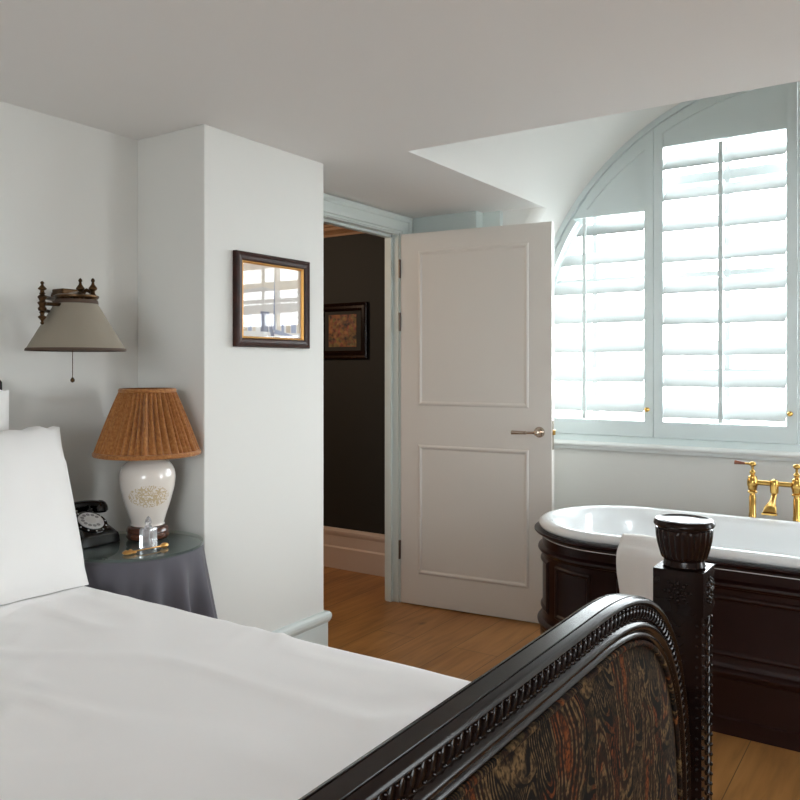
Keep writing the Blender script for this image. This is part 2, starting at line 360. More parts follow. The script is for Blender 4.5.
# hall beyond the door
HY = 4.0
h = MB(); h.box(-4.6, BX-.07, HY, HY+.1, 0, 2.4); h.box(-4.6, -4.5, 1.9, HY, 0, 2.4); h.box(-4.6, BX-.1, 1.8, 1.9, 0, 2.4)
struct('wall_hall', h, 'hallwall')
struct('wall_hall_side', MB().box(BX-.082, BX-.07, 1.9, DW[0]-.1, 0, 2.4).box(BX-.082, BX-.07, DW[1]+.1, HY, 0, 2.4).box(BX-.082, BX-.07, DW[0]-.1, DW[1]+.1, OH+.1, 2.4), 'hallwall')
struct('ceiling_hall', MB().box(-4.6, BX-.07, 1.8, HY+.1, 2.165, 2.3), 'hallwood')
cp = [(0,0), (.012,0), (.016,.012), (.03,.024), (.05,.034), (.056,.05), (.07,.055), (.07,.068), (0,.068)]
struct('trim_hall', MB().sweep([[(x, HY-a, 2.098+b) for a, b in cp] for x in (-4.5, BX-.082)], closed_prof=True, cap=True), 'hallwood')

# baseboards: profile (offset, height)
bp1 = [(0,0), (.020,0), (.020,.045), (.012,.05), (.012,.235), (.016,.238), (.022,.25), (.024,.262), (.022,.272), (.016,.279), (.008,.281), (0,.281)]
def base_prof(path, prof, closed=False):
    """path: list of (x, y, nx, ny) with mitred outward offsets"""
    return MB().sweep([[(x+nx*o, y+ny*o, z) for o, z in prof] for x, y, nx, ny in path], closed_prof=True, cap=True)
struct('baseboard_chimney', base_prof([(BX, 1.886, 0, -1), (CX, 1.886, 1, -1), (CX, 2.525, 1, 1), (BX, 2.525, 0, 1)], bp1), 'base')
struct('baseboard_back', base_prof([(BX, RY, 1, 0), (BX, 1.86, 1, 0)], bp1), 'base')
hp = [(0,0), (.03,0), (.03,.13), (.026,.135), (.022,.14), (.022,.205), (.026,.212), (.03,.225), (.03,.236), (.02,.245), (.01,.25), (0,.25)]
struct('baseboard_hall', base_prof([(-4.5, HY, 0, -1), (BX-.082, HY, -1, -1), (BX-.082, DW[1]+.05, -1, 0)], hp), 'hallbase')
struct('baseboard_window', base_prof([(AX-AR, WD-.01, 0, -1), (AX+AR, WD-.01, 0, -1)], bp1), 'base')

# door lining and architrave
t = MB()
arch_p = [(0,0), (.012,.0), (.014,.010), (.020,.014), (.022,.03), (.022,.062), (.028,.068), (.032,.08), (.03,.092), (0,.095)]  # (out of wall, away from opening)
def arch_sec(y, z, oy, oz): return [(BX+a, y+oy*b, z+oz*b) for a, b in arch_p]
t.sweep([arch_sec(DW[0]-.008, 0, -1, 0), arch_sec(DW[0]-.008, OH+.006, -1, 1), arch_sec(DW[1]+.012, OH+.006, 1, 1), arch_sec(DW[1]+.012, 0, 1, 0)], closed_prof=True, cap=True)
t.box(BX-.085, BX+.004, DW[1]+.004, DW[1]+.024, 0, OH+.02); t.box(BX-.085, BX+.004, DW[0]-.02, DW[0], 0, OH+.02); t.box(BX-.085, BX+.004, DW[0], DW[1]+.004, OH, OH+.02)
t.box(BX-.07, BX-.035, DW[1]-.010, DW[1]+.004, 0, OH); t.box(BX-.07, BX-.035, DW[0], DW[0]+.014, 0, OH); t.box(BX-.07, BX-.035, DW[0], DW[1], OH-.014, OH)
struct('trim_1', t, 'trim')

# ------------------------------------------------------------------ door leaf
LW, LH, LT = .832, 1.982, .042
door = thing('door_1', (BX+.026, DW[1]-.004, 0), 'pale two-panel door standing open in front of the window wall', None)
tag(door, kind='structure')
if 'category' in door: del door['category']
def L(vx, vy, vz): return (door.location.x+vx, door.location.y+vy, vz)
dm = MB(); dm.box(*[door.location.x + q for q in (0, LW)], *[door.location.y + q for q in (0, LT)], .008, LH)
mp = [(0,0), (.004,-.004), (.010,-.0065), (.016,-.005), (.020,-.0015), (.024,0)]
def panel_mould(x0, x1, z0, z1):
    rows = []
    for sx, sz, px, pz in ((1,1,x0,z0), (-1,1,x1,z0), (-1,-1,x1,z1), (1,-1,x0,z1)):
        rows.append([L(px+sx*a, b, pz+sz*a) for a, b in mp])
    dm.sweep(rows, closed_path=True)
panel_mould(.104, .716, 1.066, 1.886); panel_mould(.104, .716, .172, .858)
obj('door_leaf', dm, 'door', door)
hb = MB()
for zc in (1.797, 1.512, .29):
    hb = MB(); x, y, _ = L(0, 0, 0)
    hb.tube([(x-.006, y-.004, zc-.05), (x-.006, y-.004, zc+.05)], .006, 8); hb.box(x-.010, x-.001, y-.004, y+.03, zc-.048, zc+.048)
    obj('hinge', hb, 'hinge', door)
x, y, _ = L(LW-.062, 0, 0); zh = .949
ha = MB(); ha.lathe([(.0,-.012), (.020,-.012), (.025,-.008), (.027,-.002), (.027,0)], (x, y, zh), 24, axis='y')
ha.tube([(x, y-.01, zh), (x, y-.052, zh)], [.011, .009], 12); ha.ball((x, y-.052, zh), .0135, 12, 8)
ha.tube([(x, y-.052, zh), (x-.03, y-.054, zh), (x-.05, y-.054, zh-.001), (x-.054, y-.054, zh-.001), (x-.058, y-.054, zh-.001), (x-.11, y-.054, zh-.002), (x-.124, y-.053, zh-.002), (x-.128, y-.053, zh-.002)], [.007, .0065, .0065, .010, .0085, .0095, .011, .006], 12)
obj('lever_handle', ha, 'nickel', door)
xx = L(LW, 0, 0)[0]
obj('latch_plate', MB().box(xx-.001, xx+.0015, y+.009, y+.032, zh-.085, zh+.06), 'nickel', door)
obj('latch_bolt', MB().box(xx, xx+.012, y+.012, y+.028, zh-.012, zh+.012), 'brass', door, bevel=.002)
door.rotation_euler = (0, 0, math.radians(6.0))

# ------------------------------------------------------------------ window and shutters
FR = AR-.004
fr = MB()
def ring(mb, r0, r1, a0, a1, y0, y1, n=48):
    o_ = arc(r0, a0, a1, n); i_ = arc(r1, a0, a1, n)
    mb.sweep([[(o[0], y0, o[1]), (i[0], y0, i[1]), (i[0], y1, i[1]), (o[0], y1, o[1])] for o, i in zip(o_, i_)], closed_prof=True, cap=True)
ys0, ys1 = 4.25, 4.30
win = thing('window_1', (AX, 4.27, .87), 'arched white sash window behind the shutters', None)
tag(win, kind='structure')
ring(fr, FR+.03, FR-.055, 0, PI, ys0, ys1); fr.box(AX-FR-.03, AX-FR+.055, ys0, ys1, .87, AZ); fr.box(AX+FR-.055, AX+FR+.03, ys0, ys1, .87, AZ); fr.box(AX-FR, AX+FR, ys0, ys1, .86, .93)
xs = [-1.556, -.868, -.186, .49]
for x in xs:
    zt = AZ + math.sqrt(max(0, (FR-.03)**2-(x-AX)**2)); fr.box(x-.013, x+.013, ys0+.006, ys1-.006, .9, zt)
for z, hw in ((1.745, .014), (2.24, .025), (1.25, .012)):
    hx = math.sqrt((FR-.03)**2-max(0, z-AZ)**2); fr.box(AX-hx, AX+hx, ys0+.009, ys1-.009, z-hw, z+hw)
obj('window_frame', fr, 'louver', win)
obj('window_pane', MB().prism([(AX-FR+.03, .9), (AX+FR-.03, .9)] + arc(FR-.03, 0, PI, 40), 4.274, 4.277), 'pane', win)

YF0, YF1 = WD-.03, WD+.01
# window board
sb = MB(); sp_ = [(-.0,.845), (-.05,.845), (-.056,.850), (-.059,.858), (-.056,.867), (-.05,.872), (-.0,.872), (.2,.872), (.2,.845)]
sb.sweep([[(x, WD-.01+a, z) for a, z in sp_] for x in (AX-AR, AX+AR)], closed_prof=True, cap=True)
sb.box(AX-AR, AX+AR, WD-.03, WD-.01, .826, .845)
struct('trim_2', sb, 'sill')
# fixed arched frame round the shutters
af = MB(); ring(af, AR, AR-.028, 0, PI, YF0-.012, YF1); af.box(AX-AR, AX-AR+.028, YF0-.012, YF1, .872, AZ); af.box(AX+AR-.028, AX+AR, YF0-.012, YF1, .872, AZ); af.box(AX-AR, AX+AR, YF0-.008, YF1, .872, .905)
struct('trim_3', af, 'shutter')
RP = AR-.031                                   # outside of the shutter leaves
DV = [-1.206, AX, 2*AX+1.206]
zb0, zb1, zlo = .908, .908, .989
def zarc(x, r=RP): return AZ + math.sqrt(max(0, r*r-(x-AX)**2))
def xarc(z, r): return AX - math.sqrt(r*r-(z-AZ)**2) if z > AZ else AX-r
def blade(x0, x1, zf, cut=None):
    b = MB(); ch, th, tilt = .126, .009, math.radians(38)
    zc = zf + .5*ch*sin(tilt)+.002; yc = WD+.002
    sec = []
    for i in range(16):
        a = 2*PI*i/16; p, q = .5*ch*cos(a), .5*th*sin(a)*(1 if abs(cos(a)) < .95 else .9)
        sec.append((-p*cos(tilt)-q*sin(tilt), -p*sin(tilt)+q*cos(tilt)))
    b.sweep([[(x, yc+dy, zc+dz) for dy, dz in sec] for x in (x0, x1)], closed_prof=True, cap=True, smooth=True)
    return b
def shutter(idx, label):
    mirror = idx >= 2
    X = (lambda x: 2*AX-x) if mirror else (lambda x: x)
    inner = idx in (1, 2)
    root = thing('window_shutter', (X(-.87 if inner else -1.5), WD, .9), label, 'window shutter', 'white arched plantation shutters')
    f = MB(); G = .0015
    def bx(x0, x1, z0, z1, y0=YF0, y1=YF1): a, b2 = sorted((X(x0), X(x1))); f.box(a, b2, y0, y1, z0, z1)
    def poly(pts, y0, y1):
        f.prism([(X(a), b2) for a, b2 in pts], y0, y1)
    if inner:
        xl, xr, ol, orr, zt, zfs = DV[0]+G, DV[1]-G, -1.158, -.582, 2.398, [1.010+.1574*i for i in range(9)]
        for a, b2 in ((xl, ol), (orr, xr)):
            poly([(a, zb0), (b2, zb0)] + [(b2+(a-b2)*i/6, zarc(b2+(a-b2)*i/6)) for i in range(7)], YF0, YF1)
        bx(ol, orr, zb0, zlo)
        n = 14; xs_ = [orr+(ol-orr)*i/n for i in range(n+1)]
        poly([(ol, zt), (orr, zt)] + [(x, zarc(x)-.001) for x in xs_], YF0+.010, YF1)
        poly([(x, zarc(x)-.055) for x in xs_[::-1]] + [(x, zarc(x)-.0005) for x in xs_], YF0, YF1)
        rodx = -.870; zr0, zr1 = zlo+.005, zt-.025
    else:
        ri = RP-.034
        xr, orr, zt, zfs = DV[0]-G, -1.252, 2.080, [1.032+.1566*i for i in range(7)]
        poly([(orr, zb0), (xr, zb0), (xr, zarc(xr))] + [(xr+(orr-xr)*i/4, zarc(xr+(orr-xr)*i/4)) for i in range(1, 5)], YF0, YF1)
        poly([(AX-RP, zb0), (orr, zb0), (orr, zlo), (AX-RP, zlo)], YF0, YF1)
        # curved stile down the left side
        a1 = math.asin((zt-AZ)/RP)
        o_ = [(AX-RP, zlo)] + [(AX-RP*cos(a1*i/20), AZ+RP*sin(a1*i/20)) for i in range(21)]
        zz_ = [zlo] + [min(zt, AZ+ri*sin(a1*i/20)) for i in range(21)]
        i_ = [(AX-ri, zlo)] + [(AX-ri*cos(a1*i/20), AZ+ri*sin(a1*i/20)) for i in range(21)]
        f.sweep([[(X(o[0]), YF0, o[1]), (X(q[0]), YF0, q[1]), (X(q[0]), YF1, q[1]), (X(o[0]), YF1, o[1])] for o, q in zip(o_, i_)], closed_prof=True, cap=True)
        xa = xarc(zt, RP); n = 14; xs_ = [orr+(xa-orr)*i/n for i in range(n+1)]
        poly([(xa, zt), (orr, zt)] + [(x, zarc(x)-.001) for x in xs_[:-1]], YF0+.010, YF1)
        poly([(x, zarc(x)-.001) for x in xs_[:-3]] + [(x, max(zt, zarc(x)-.075)) for x in xs_[:-3][::-1]], YF0, YF1)
        rodx = -1.563; zr0, zr1 = zlo+.005, zt-.012
    obj('shutter_frame', f, 'shutter', root)
    for zf in zfs:
        if inner: x0, x1 = ol+.002, orr-.002
        else: x0, x1 = xarc(zf+.09, RP-.03)+.006, orr-.002
        a, b2 = sorted((X(x0), X(x1))); obj('louver', blade(a, b2, zf), 'louver', root)
    rx = X(rodx); obj('tilt_rod', MB().box(rx-.0105, rx+.0105, WD-.070, WD-.056, zr0, zr1), 'shutter', root, bevel=.003)
    kx = X(-1.235) if not inner else X(-.565)
    kb = MB().lathe([(.011,0), (.011,-.003), (.005,-.005), (.0045,-.012), (.010,-.016), (.012,-.021), (.009,-.026), (0,-.028)], (kx, YF0, 1.050), 14, axis='y')
    obj('knob', kb, 'brass', root)
    return root
shutter(0, 'white louvred shutter with quarter-arch top, leftmost, beside the open door')
shutter(1, 'tall white louvred shutter second from left, above the bath end')
shutter(2, 'tall white louvred shutter third from left, above the brass bath tap')
shutter(3, 'white louvred shutter with quarter-arch top, rightmost, far from the door')

# ------------------------------------------------------------------ bed
bed = thing('bed', (-1.38, .69, 0), 'dark carved mahogany bed with paisley upholstered footboard and turned posts', 'bed')
YC = .69
SA, SB, SN, S0, SZ = .46, .498, 2.6, 1.0, .45  # footboard corner superellipse
def se(t):
    c_, s_ = cos(t), sin(t); return (S0+SA*abs(c_)**(2/SN), SZ+SB*abs(s_)**(2/SN))
half = [(S0+SA, .22), (S0+SA, .30), (S0+SA, .38)]
dense = [se(PI/2*i/600) for i in range(601)]
acc = 0; cur = [dense[0]]
for a, b2 in zip(dense, dense[1:]):
    acc += math.hypot(b2[0]-a[0], b2[1]-a[1])
    if acc > .012: cur.append(b2); acc = 0
half += cur + [(S0-.03*i, SZ+SB) for i in range(0, 11)]
half[-1] = (YC, SZ+SB)
path = half + [(2*YC-y, z) for y, z in half[::-1][1:]]
# arc-length resample and normals
def resample(P, step):
    out = [P[0]]; need = step
    for a, b2 in zip(P, P[1:]):
        L_ = math.hypot(b2[0]-a[0], b2[1]-a[1]); p0 = 0
        while L_-p0 >= need:
            p0 += need; t_ = p0/L_; out.append((a[0]+(b2[0]-a[0])*t_, a[1]+(b2[1]-a[1])*t_)); need = step
        need -= L_-p0
    return out
path = resample(path, .012)
def normals(P):
    N = []
    for i in range(len(P)):
        a, b2 = P[max(0, i-1)], P[min(len(P)-1, i+1)]
        t_ = Vector((b2[0]-a[0], b2[1]-a[1])).normalized(); N.append((t_.y, -t_.x))
    return N
nrm = normals(path)
FB, FF = -.397, -.3555                         # back and front of the rail
# profile: (x, n) n negative is inwards
pf = [(FB+.006, -.066), (FB, -.060), (FB, -.004), (FB+.002, -.0008), (FB+.0052, 0), (FB+.0058, -.0014), (FB+.0075, -.0014), (FB+.0082, 0),
      (FF-.0125, .0004), (FF-.0118, -.0012), (FF-.0100, -.0012), (FF-.0092, 0), (FF-.004, -.0012), (FF-.0008, -.0045), (FF, -.008), (FF-.003, -.0105), (FF-.0052, -.0115),
      (FF-.0055, -.034), (FF-.003, -.0352), (FF+.0005, -.0385), (FF+.0018, -.042), (FF+.0002, -.0455), (FF-.0035, -.047), (FF-.0045, -.049), (FF-.001, -.052), (FF-.0004, -.0555), (FF-.004, -.059), (FF-.012, -.066)]
fb = MB(); fb.sweep([[(x, p[0]+q[0]*n_, p[1]+q[1]*n_) for x, n_ in pf] for p, q in zip(path, nrm)], closed_prof=True, cap=True, smooth=True)
fbo = obj('footboard_frame', fb, 'darkwood', bed, sharp=50)
# carved rope band with beads
rp = resample(path, .0165); rn = normals(rp); rb = MB()
from mathutils import Matrix
for i, (p, q) in enumerate(zip(rp, rn)):
    if i < 8 or i > len(rp)-8: continue
    tx, tz = -q[1], q[0]
    def at(n_, s_): return (FF-.004, p[0]+q[0]*n_+tx*s_, p[1]+q[1]*n_+tz*s_)
    for n_ in (-.0150, -.0305): 
        rb.ball(at(n_, .0 if n_ > -.02 else .008), .0023, 8, 5)
    pts = [at(-.0130-.0195*k/6, -.010+.019*k/6 + .003*sin(PI*2*k/6)) for k in range(7)]
    pts = [(FF-.0062+.002*sin(PI*k/6), a[1], a[2]) for k, a in enumerate(pts)]
    rb.tube(pts, [.0008, .0019, .0026, .0022, .0026, .0019, .0008], 6)
obj('rope_carving', rb, 'darkwood', fbo)
# upholstered panel, softly bulging
ins = [(p[0]-q[0]*.0625, p[1]-q[1]*.0625) for p, q in zip(path, nrm)]
up = MB(); ctr = (YC, .42); rows = []
for y, z in ins:
    row = []
    for k in range(13):
        t_ = k/12; e_ = 1-(1-t_)**2.6
        yy, z2 = y+(ctr[0]-y)*t_, z+(ctr[1]-z)*t_
        dist = math.hypot(y-ctr[0], z-ctr[1])*t_
        row.append((FF-.009+.016*(1-math.exp(-dist/.03)), yy, z2))
    rows.append(row)
up.sweep(rows, smooth=True)
upo = obj('upholstered_panel', up, 'paisley', bed)
pp = MB(); pl = [(FF-.004, p[0]-q[0]*.0655, p[1]-q[1]*.0655) for p, q in zip(path, nrm)]
pp.tube(pl, .0042, 8)
obj('piping', pp, 'paisley', upo)
obj('footboard_rail', MB().box(FB, FF+.004, YC-.80, YC+.80, .22, .43), 'darkwood', bed, bevel=.006)
obj('footboard_back', MB().prism([(p[0]-q[0]*.05, p[1]-q[1]*.05) for p, q in list(zip(path, nrm))[::2]], FB+.008, FF-.016, plane='yz'), 'darkwood', bed)

def post(y0, x1, ztop=.987):
    """square carved post; x1 outer face, y0 inner... lower corner"""
    s = .09; x0, y1 = x1-s, y0+s; cx, cy = (x0+x1)/2, (y0+y1)/2
    b = MB(); e = .004
    b.box(x0+e, x1-e, y0+e, y1-e, 0.16, .818); b.box(x0, x1, y0, y1, .818, .897)
    b.lathe([(.036,.0), (.044,.03), (.040,.08), (.03,.13), (.036,.16)], (cx, cy, 0), 20)
    c_ = MB(); fl = lambda a, z: 1+.05*(abs(cos(12*a))-.5)*(1 if .914 < z < .967 else 0)
    pr = [(.036,.897), (.0385,.900), (.037,.905), (.036,.910)] + [(.0405+.0098*sin(PI/2*min(1, i/8)), .9145+.0065*i) for i in range(9)] + [(.0500,.9680), (.0475,.9685), (.0478,.9715), (.0530,.973), (.0550,.9765), (.0542,.9812), (.0515,.9848), (.046,.9858), (.043,.984), (.02,.9835), (0,.9835)]
    c_.lathe(pr, (cx, cy, 0), 144, mod=fl)
    k = b
    for (px, py, ux, uy, nx, ny) in ((x1, cy, 0, 1, 1, 0), (cx, y0, 1, 0, 0, -1), (x0, cy, 0, 1, -1, 0), (cx, y1, 1, 0, 0, 1)):
        zc = .858
        for a in range(8):       # rosette petals
            an = a*PI/4
            for t_ in (.35, .7, 1.05):
                r_ = .022*t_; w_ = .0042*(1.15-abs(t_-.7))
                k.ball((px+ux*r_*cos(an)+nx*.0005, py+uy*r_*cos(an)+ny*.0005, zc+r_*sin(an)), w_, 8, 5)
        k.ball((px+nx*.001, py+ny*.001, zc), .006, 10, 6)
        for i in range(34):      # running carving down the shaft
            z = .80-.0185*i
            for sgn in (-1, 1):
                o_ = .033*sgn
                k.ball((px-nx*e+ux*o_, py-ny*e+uy*o_, z), .0036, 8, 5)
            for sgn in (-1, 1):
                q = .012*sgn
                pts = [(px-nx*(e-.0008)+ux*(q*j/3), py-ny*(e-.0008)+uy*(q*j/3), z-.004+.010*(j/3)**2) for j in range(4)]
                k.tube(pts, [.0028, .003, .0022, .0012], 6)
    po = obj('bed_post', b, 'darkwood', bed, sharp=50)
    obj('post_finial', c_, 'darkwood', po)
post(1.50, -.3465)
post(2*YC-1.59, -.3465)
hb = MB(); hb.prism([(2*YC-1.5, .3), (1.5, .3), (1.5, .86)] + [(1.35-.02, .90), (1.35, 1.0), (1.35, 1.225), (1.34, 1.236), (1.30, 1.236)] + [(YC+.55*cos(PI*i/16), 1.236+.16*sin(PI*i/16)) for i in range(17)] +
                    [(2*YC-a, b2) for a, b2 in [(1.30, 1.236), (1.34, 1.236), (1.35, 1.225), (1.35, 1.0), (1.33, .90), (1.5, .86)]], -2.395, -2.355, plane='yz')
obj('headboard', hb, 'darkwood', bed, bevel=.005)
for y0 in (1.452, 2*YC-1.537):
    b = MB(); b.box(-2.405, -2.32, y0, y0+.085, 0, .90); b.box(-2.408, -2.316, y0-.004, y0+.089, .90, .925); b.box(-2.40, -2.325, y0+.005, y0+.08, .925, .948)
    obj('bed_post', b, 'darkwood', bed, bevel=.004)
for y0 in (1.405, 2*YC-1.445):
    obj('side_rail', MB().box(-2.355, FB, y0+.04, y0+.075, .22, .40), 'darkwood', bed, bevel=.006)
obj('slat_base', MB().box(-2.355, FB, 2*YC-1.44, 1.44, .26, .30), 'darkwood', bed)
for o in bed.children:
    pass

# mattress and duvet
ZM = .659; YE = 1.392; Y0 = 2*YC-YE; XA, XB = -2.35, -.43
mt = tag(obj('mattress', MB().box(XA+.03, XB-.03, Y0+.04, YE-.04, .30, ZM-.055), 'linen', origin=(-1.4, YC, .30), bevel=.03), 'white mattress wholly covered by the white duvet on the bed', 'mattress')
dv = MB(); NX, NY = 150, 130
def fold(x, y):
    p = Vector((x, y, 0))
    h_ = .005*noise.noise(p*2.3+Vector((3, 1, 0)))
    w_ = noise.noise(Vector((x*2.2+y*1.2, y*4.6-x*.8, 4.)))
    h_ += .005*max(0, 1-abs(w_)*4.0)*(.35+.65*max(0, noise.noise(p*1.6+Vector((9, 2, 1)))+.35))
    w2 = noise.noise(Vector((x*6.5-y*2, y*7+x*3, 8.)))
    h_ += .009*max(0, 1-abs(w2)*3.6)*max(0, noise.noise(p*2.4+Vector((1, 7, 3)))+.2)
    return h_
vs = []; RC = .032
for i in range(NX+1):
    for j in range(NY+1):
        s_ = j/NY
        x = XA+(XB-XA)*i/NX
        # cross-section: top then roll over both long sides
        L1 = (YE-Y0)-2*RC; La = RC*PI/2; Ld = .24; tot = L1+2*La+2*Ld; q = s_*tot
        if q < Ld: y, z = Y0, ZM-RC-(Ld-q)
        elif q < Ld+La: a = (q-Ld)/RC; y, z = Y0+RC-RC*cos(a), ZM-RC+RC*sin(a)
        elif q < Ld+La+L1: y, z = Y0+RC+(q-Ld-La), ZM
        elif q < Ld+2*La+L1: a = (q-Ld-La-L1)/RC; y, z = YE-RC+RC*sin(a), ZM-RC+RC*cos(a)
        else: y, z = YE, ZM-RC-(q-Ld-2*La-L1)
        ex = min(1, (XB-x)/.05, (x-XA)/.05); drop = (1-math.sqrt(max(0, 1-(1-max(0, ex))**2)))*.015
        top = max(0, min(1, (z-(ZM-.04))/.03))
        z += fold(x, y)*top - drop
        if z < ZM-.03: y += .006*sin(x*17+2*sin(x*5))*(1 if y > YC else -1)*min(1, (ZM-z)/.15)
        vs.append((x, y, z))
dv.add(vs, [(i*(NY+1)+j, (i+1)*(NY+1)+j, (i+1)*(NY+1)+j+1, i*(NY+1)+j+1) for i in range(NX) for j in range(NY)], True)
tag(obj('duvet', dv, 'linen', origin=(-1.4, YC, ZM), sharp=80), 'rumpled white duvet spread over the bed up to the carved footboard', 'duvet')

# pillows
def pillow(name, y0, y1, bot, top, thick, label, seed, skew=0, flange=.02, ruf=1.0):
    """bot/top: (x, z) of the middle plane at lower and upper edge"""
    W = y1-y0; B, T = Vector((bot[0], 0, bot[1])), Vector((top[0], 0, top[1])); H = (T-B).length; u_ = (T-B).normalized(); n_ = Vector((u_.z, 0, -u_.x))
    mb = MB(); N = 46
    for side in (1, -1):
        vs = []
        for i in range(N+1):
            for j in range(N+1):
                a, b2 = -1+2*i/N, -1+2*j/N
                ta = (1-abs(a)**3.2); tb = (1-abs(b2)**3.2); th = thick*.5*(max(0, ta*tb)**.55)
                # edges pull in between the corners
                pa = a*(1-.022*(1-b2*b2)); pb = b2*(1-.02*(1-a*a))
                wr = noise.noise(Vector((a*2.2+seed, b2*2.2, side*3)))*.014 + noise.noise(Vector((a*6, b2*3+seed, side*5)))*.005
                e_ = max(abs(a), abs(b2))
                ru = ruf*.010*sin(a*23+seed)*max(0, (e_-.86)/.14)*(1 if b2 > .5 else .3)
                d_ = side*(th+.0015)+wr*(th/(thick*.5))+ru
                zz2 = ruf*.007*sin(a*19+2*sin(a*7)+seed)*max(0, (b2-.8)/.2)
                p = B+u_*(H*(pb+1)/2+zz2)+n_*d_; vs.append((p.x, y0+W*(pa+1)/2+skew*(pb-1)/2, p.z))
        mb.add(vs, [(i*(N+1)+j, (i+1)*(N+1)+j, (i+1)*(N+1)+j+1, i*(N+1)+j+1) for i in range(N) for j in range(N)], True)
    o = obj(name, mb, 'pillow', origin=((bot[0]+top[0])/2, (y0+y1)/2, bot[1]), sharp=80)
    return tag(o, label, 'pillow', 'white pillows against the headboard')
pillow('pillow', .66, 1.440, (-1.970, ZM+.002), (-2.20, 1.090), .23, 'large white pillow in front, its right edge overlapping the bedside table', 1.7, .062)
pillow('pillow', .63, 1.335, (-2.272, ZM+.03), (-2.305, 1.205), .10, 'white pillow standing taller behind the large front pillow', 4.1)

# ------------------------------------------------------------------ bedside table
TX, TY, TZ, TR = -2.118, 1.640, .71, .214
bt = thing('bedside_table', (TX, TY, 0), 'small round bedside table hidden under a grey floor-length cloth', 'table')
obj('tabletop', MB().lathe([(0,TZ-.035), (TR-.008,TZ-.035), (TR-.004,TZ-.03), (TR-.004,TZ-.018), (TR-.008,TZ-.014), (0,TZ-.014)], (TX, TY, 0), 48, cap=False), 'darkwood', bt)
obj('pedestal', MB().lathe([(.11,0), (.11,.02), (.03,.05), (.025,.3), (.032,.6), (.07,TZ-.035)], (TX, TY, 0), 20), 'darkwood', bt)
tcm = MB(); NA = 192; rows = []
def flute(a):
    return (.5+.5*sin(12*a+1.5*sin(2*a+.6)+.4))**1.6
for k in range(40):
    row = []
    for i in range(NA):
        a = 2*PI*i/NA
        if k < 8: r_, z = TR*k/7.001*1.0, TZ-.010
        elif k < 13: t_ = (k-7)/6; r_, z = TR+.006*sin(t_*PI/2), TZ-.010-.012*t_*t_
        else:
            t_ = (k-12)/27; z = TZ-.022-t_*(TZ-.024)
            am = .088*min(1, t_*2.4)*(.85+.35*noise.noise(Vector((cos(a)*2, sin(a)*2, 3.))))
            r_ = TR+.008+.026*t_**.8+am*(flute(a)-.35)
        x, y = TX+r_*cos(a), TY+r_*sin(a)
        x = max(x, BX+.05 if z < .29 else BX+.01)
        if x < CX+.03: y = min(y, 1.876 if z > .29 else 1.838)
        if z < ZM+.03: y = max(y, YE+.016)
        row.append((x, y, z))
    rows.append(row)
tcm.sweep([[r[i] for r in rows] for i in range(NA)], closed_path=True, smooth=True)
tag(obj('tablecloth', tcm, 'cloth', origin=(TX, TY, TZ), sharp=80), 'charcoal grey cloth hanging in folds over the round bedside table', 'tablecloth')
tag(obj('glass_tabletop', MB().lathe([(0,TZ-.0085), (TR+.004,TZ-.0085), (TR+.006,TZ-.006), (TR+.006,TZ-.002), (TR+.004,TZ), (0,TZ)], (TX, TY, 0), 96, cap=False), 'tglass', origin=(TX, TY, TZ)), 'round glass sheet covering the top of the grey bedside tablecloth', 'glass table top')
ZG = TZ+.0005

# table lamp
LX, LY = -2.138, 1.714
lamp = thing('table_lamp', (LX, LY, ZG), 'cream ginger-jar table lamp with pleated orange shade on the bedside table', 'lamp')
def lz(v): return ZG+v
obj('lamp_foot', MB().lathe([(.056,0), (.062,.003), (.067,.010), (.0675,.017), (.064,.021), (.064,.024), (.0675,.028), (.066,.036), (.060,.042), (.052,.0445), (0,.0445)], (LX, LY, ZG), 40), 'lampwood', lamp)
vp = [(.048,.0445), (.0535,.047), (.0515,.052), (.0535,.062), (.0605,.085), (.070,.113), (.0785,.143), (.0850,.170), (.0878,.195), (.0868,.214), (.081,.233), (.070,.247), (.056,.256), (.0515,.259), (.0505,.263), (.0525,.270), (.0525,.279), (.050,.2815), (.03,.283), (0,.283)]
def smooth_prof(pr, n=4):
    out = []
    for i in range(len(pr)-1):
        p0, p1, p2, p3 = pr[max(0,i-1)], pr[i], pr[i+1], pr[min(len(pr)-1,i+2)]
        for k in range(n):
            t_ = k/n
            out.append(tuple(.5*((2*p1[d_])+(-p0[d_]+p2[d_])*t_+(2*p0[d_]-5*p1[d_]+4*p2[d_]-p3[d_])*t_*t_+(-p0[d_]+3*p1[d_]-3*p2[d_]+p3[d_])*t_**3) for d_ in (0, 1)))
    return out+[pr[-1]]
obj('lamp_body', MB().lathe(smooth_prof(vp[:-2])+vp[-2:], (LX, LY, ZG), 56), 'vase', lamp)
obj('lamp_neck', MB().lathe([(.018,.283), (.018,.295), (.008,.300), (.008,.40), (.016,.405), (.016,.45)], (LX, LY, ZG), 16), 'brass', lamp)
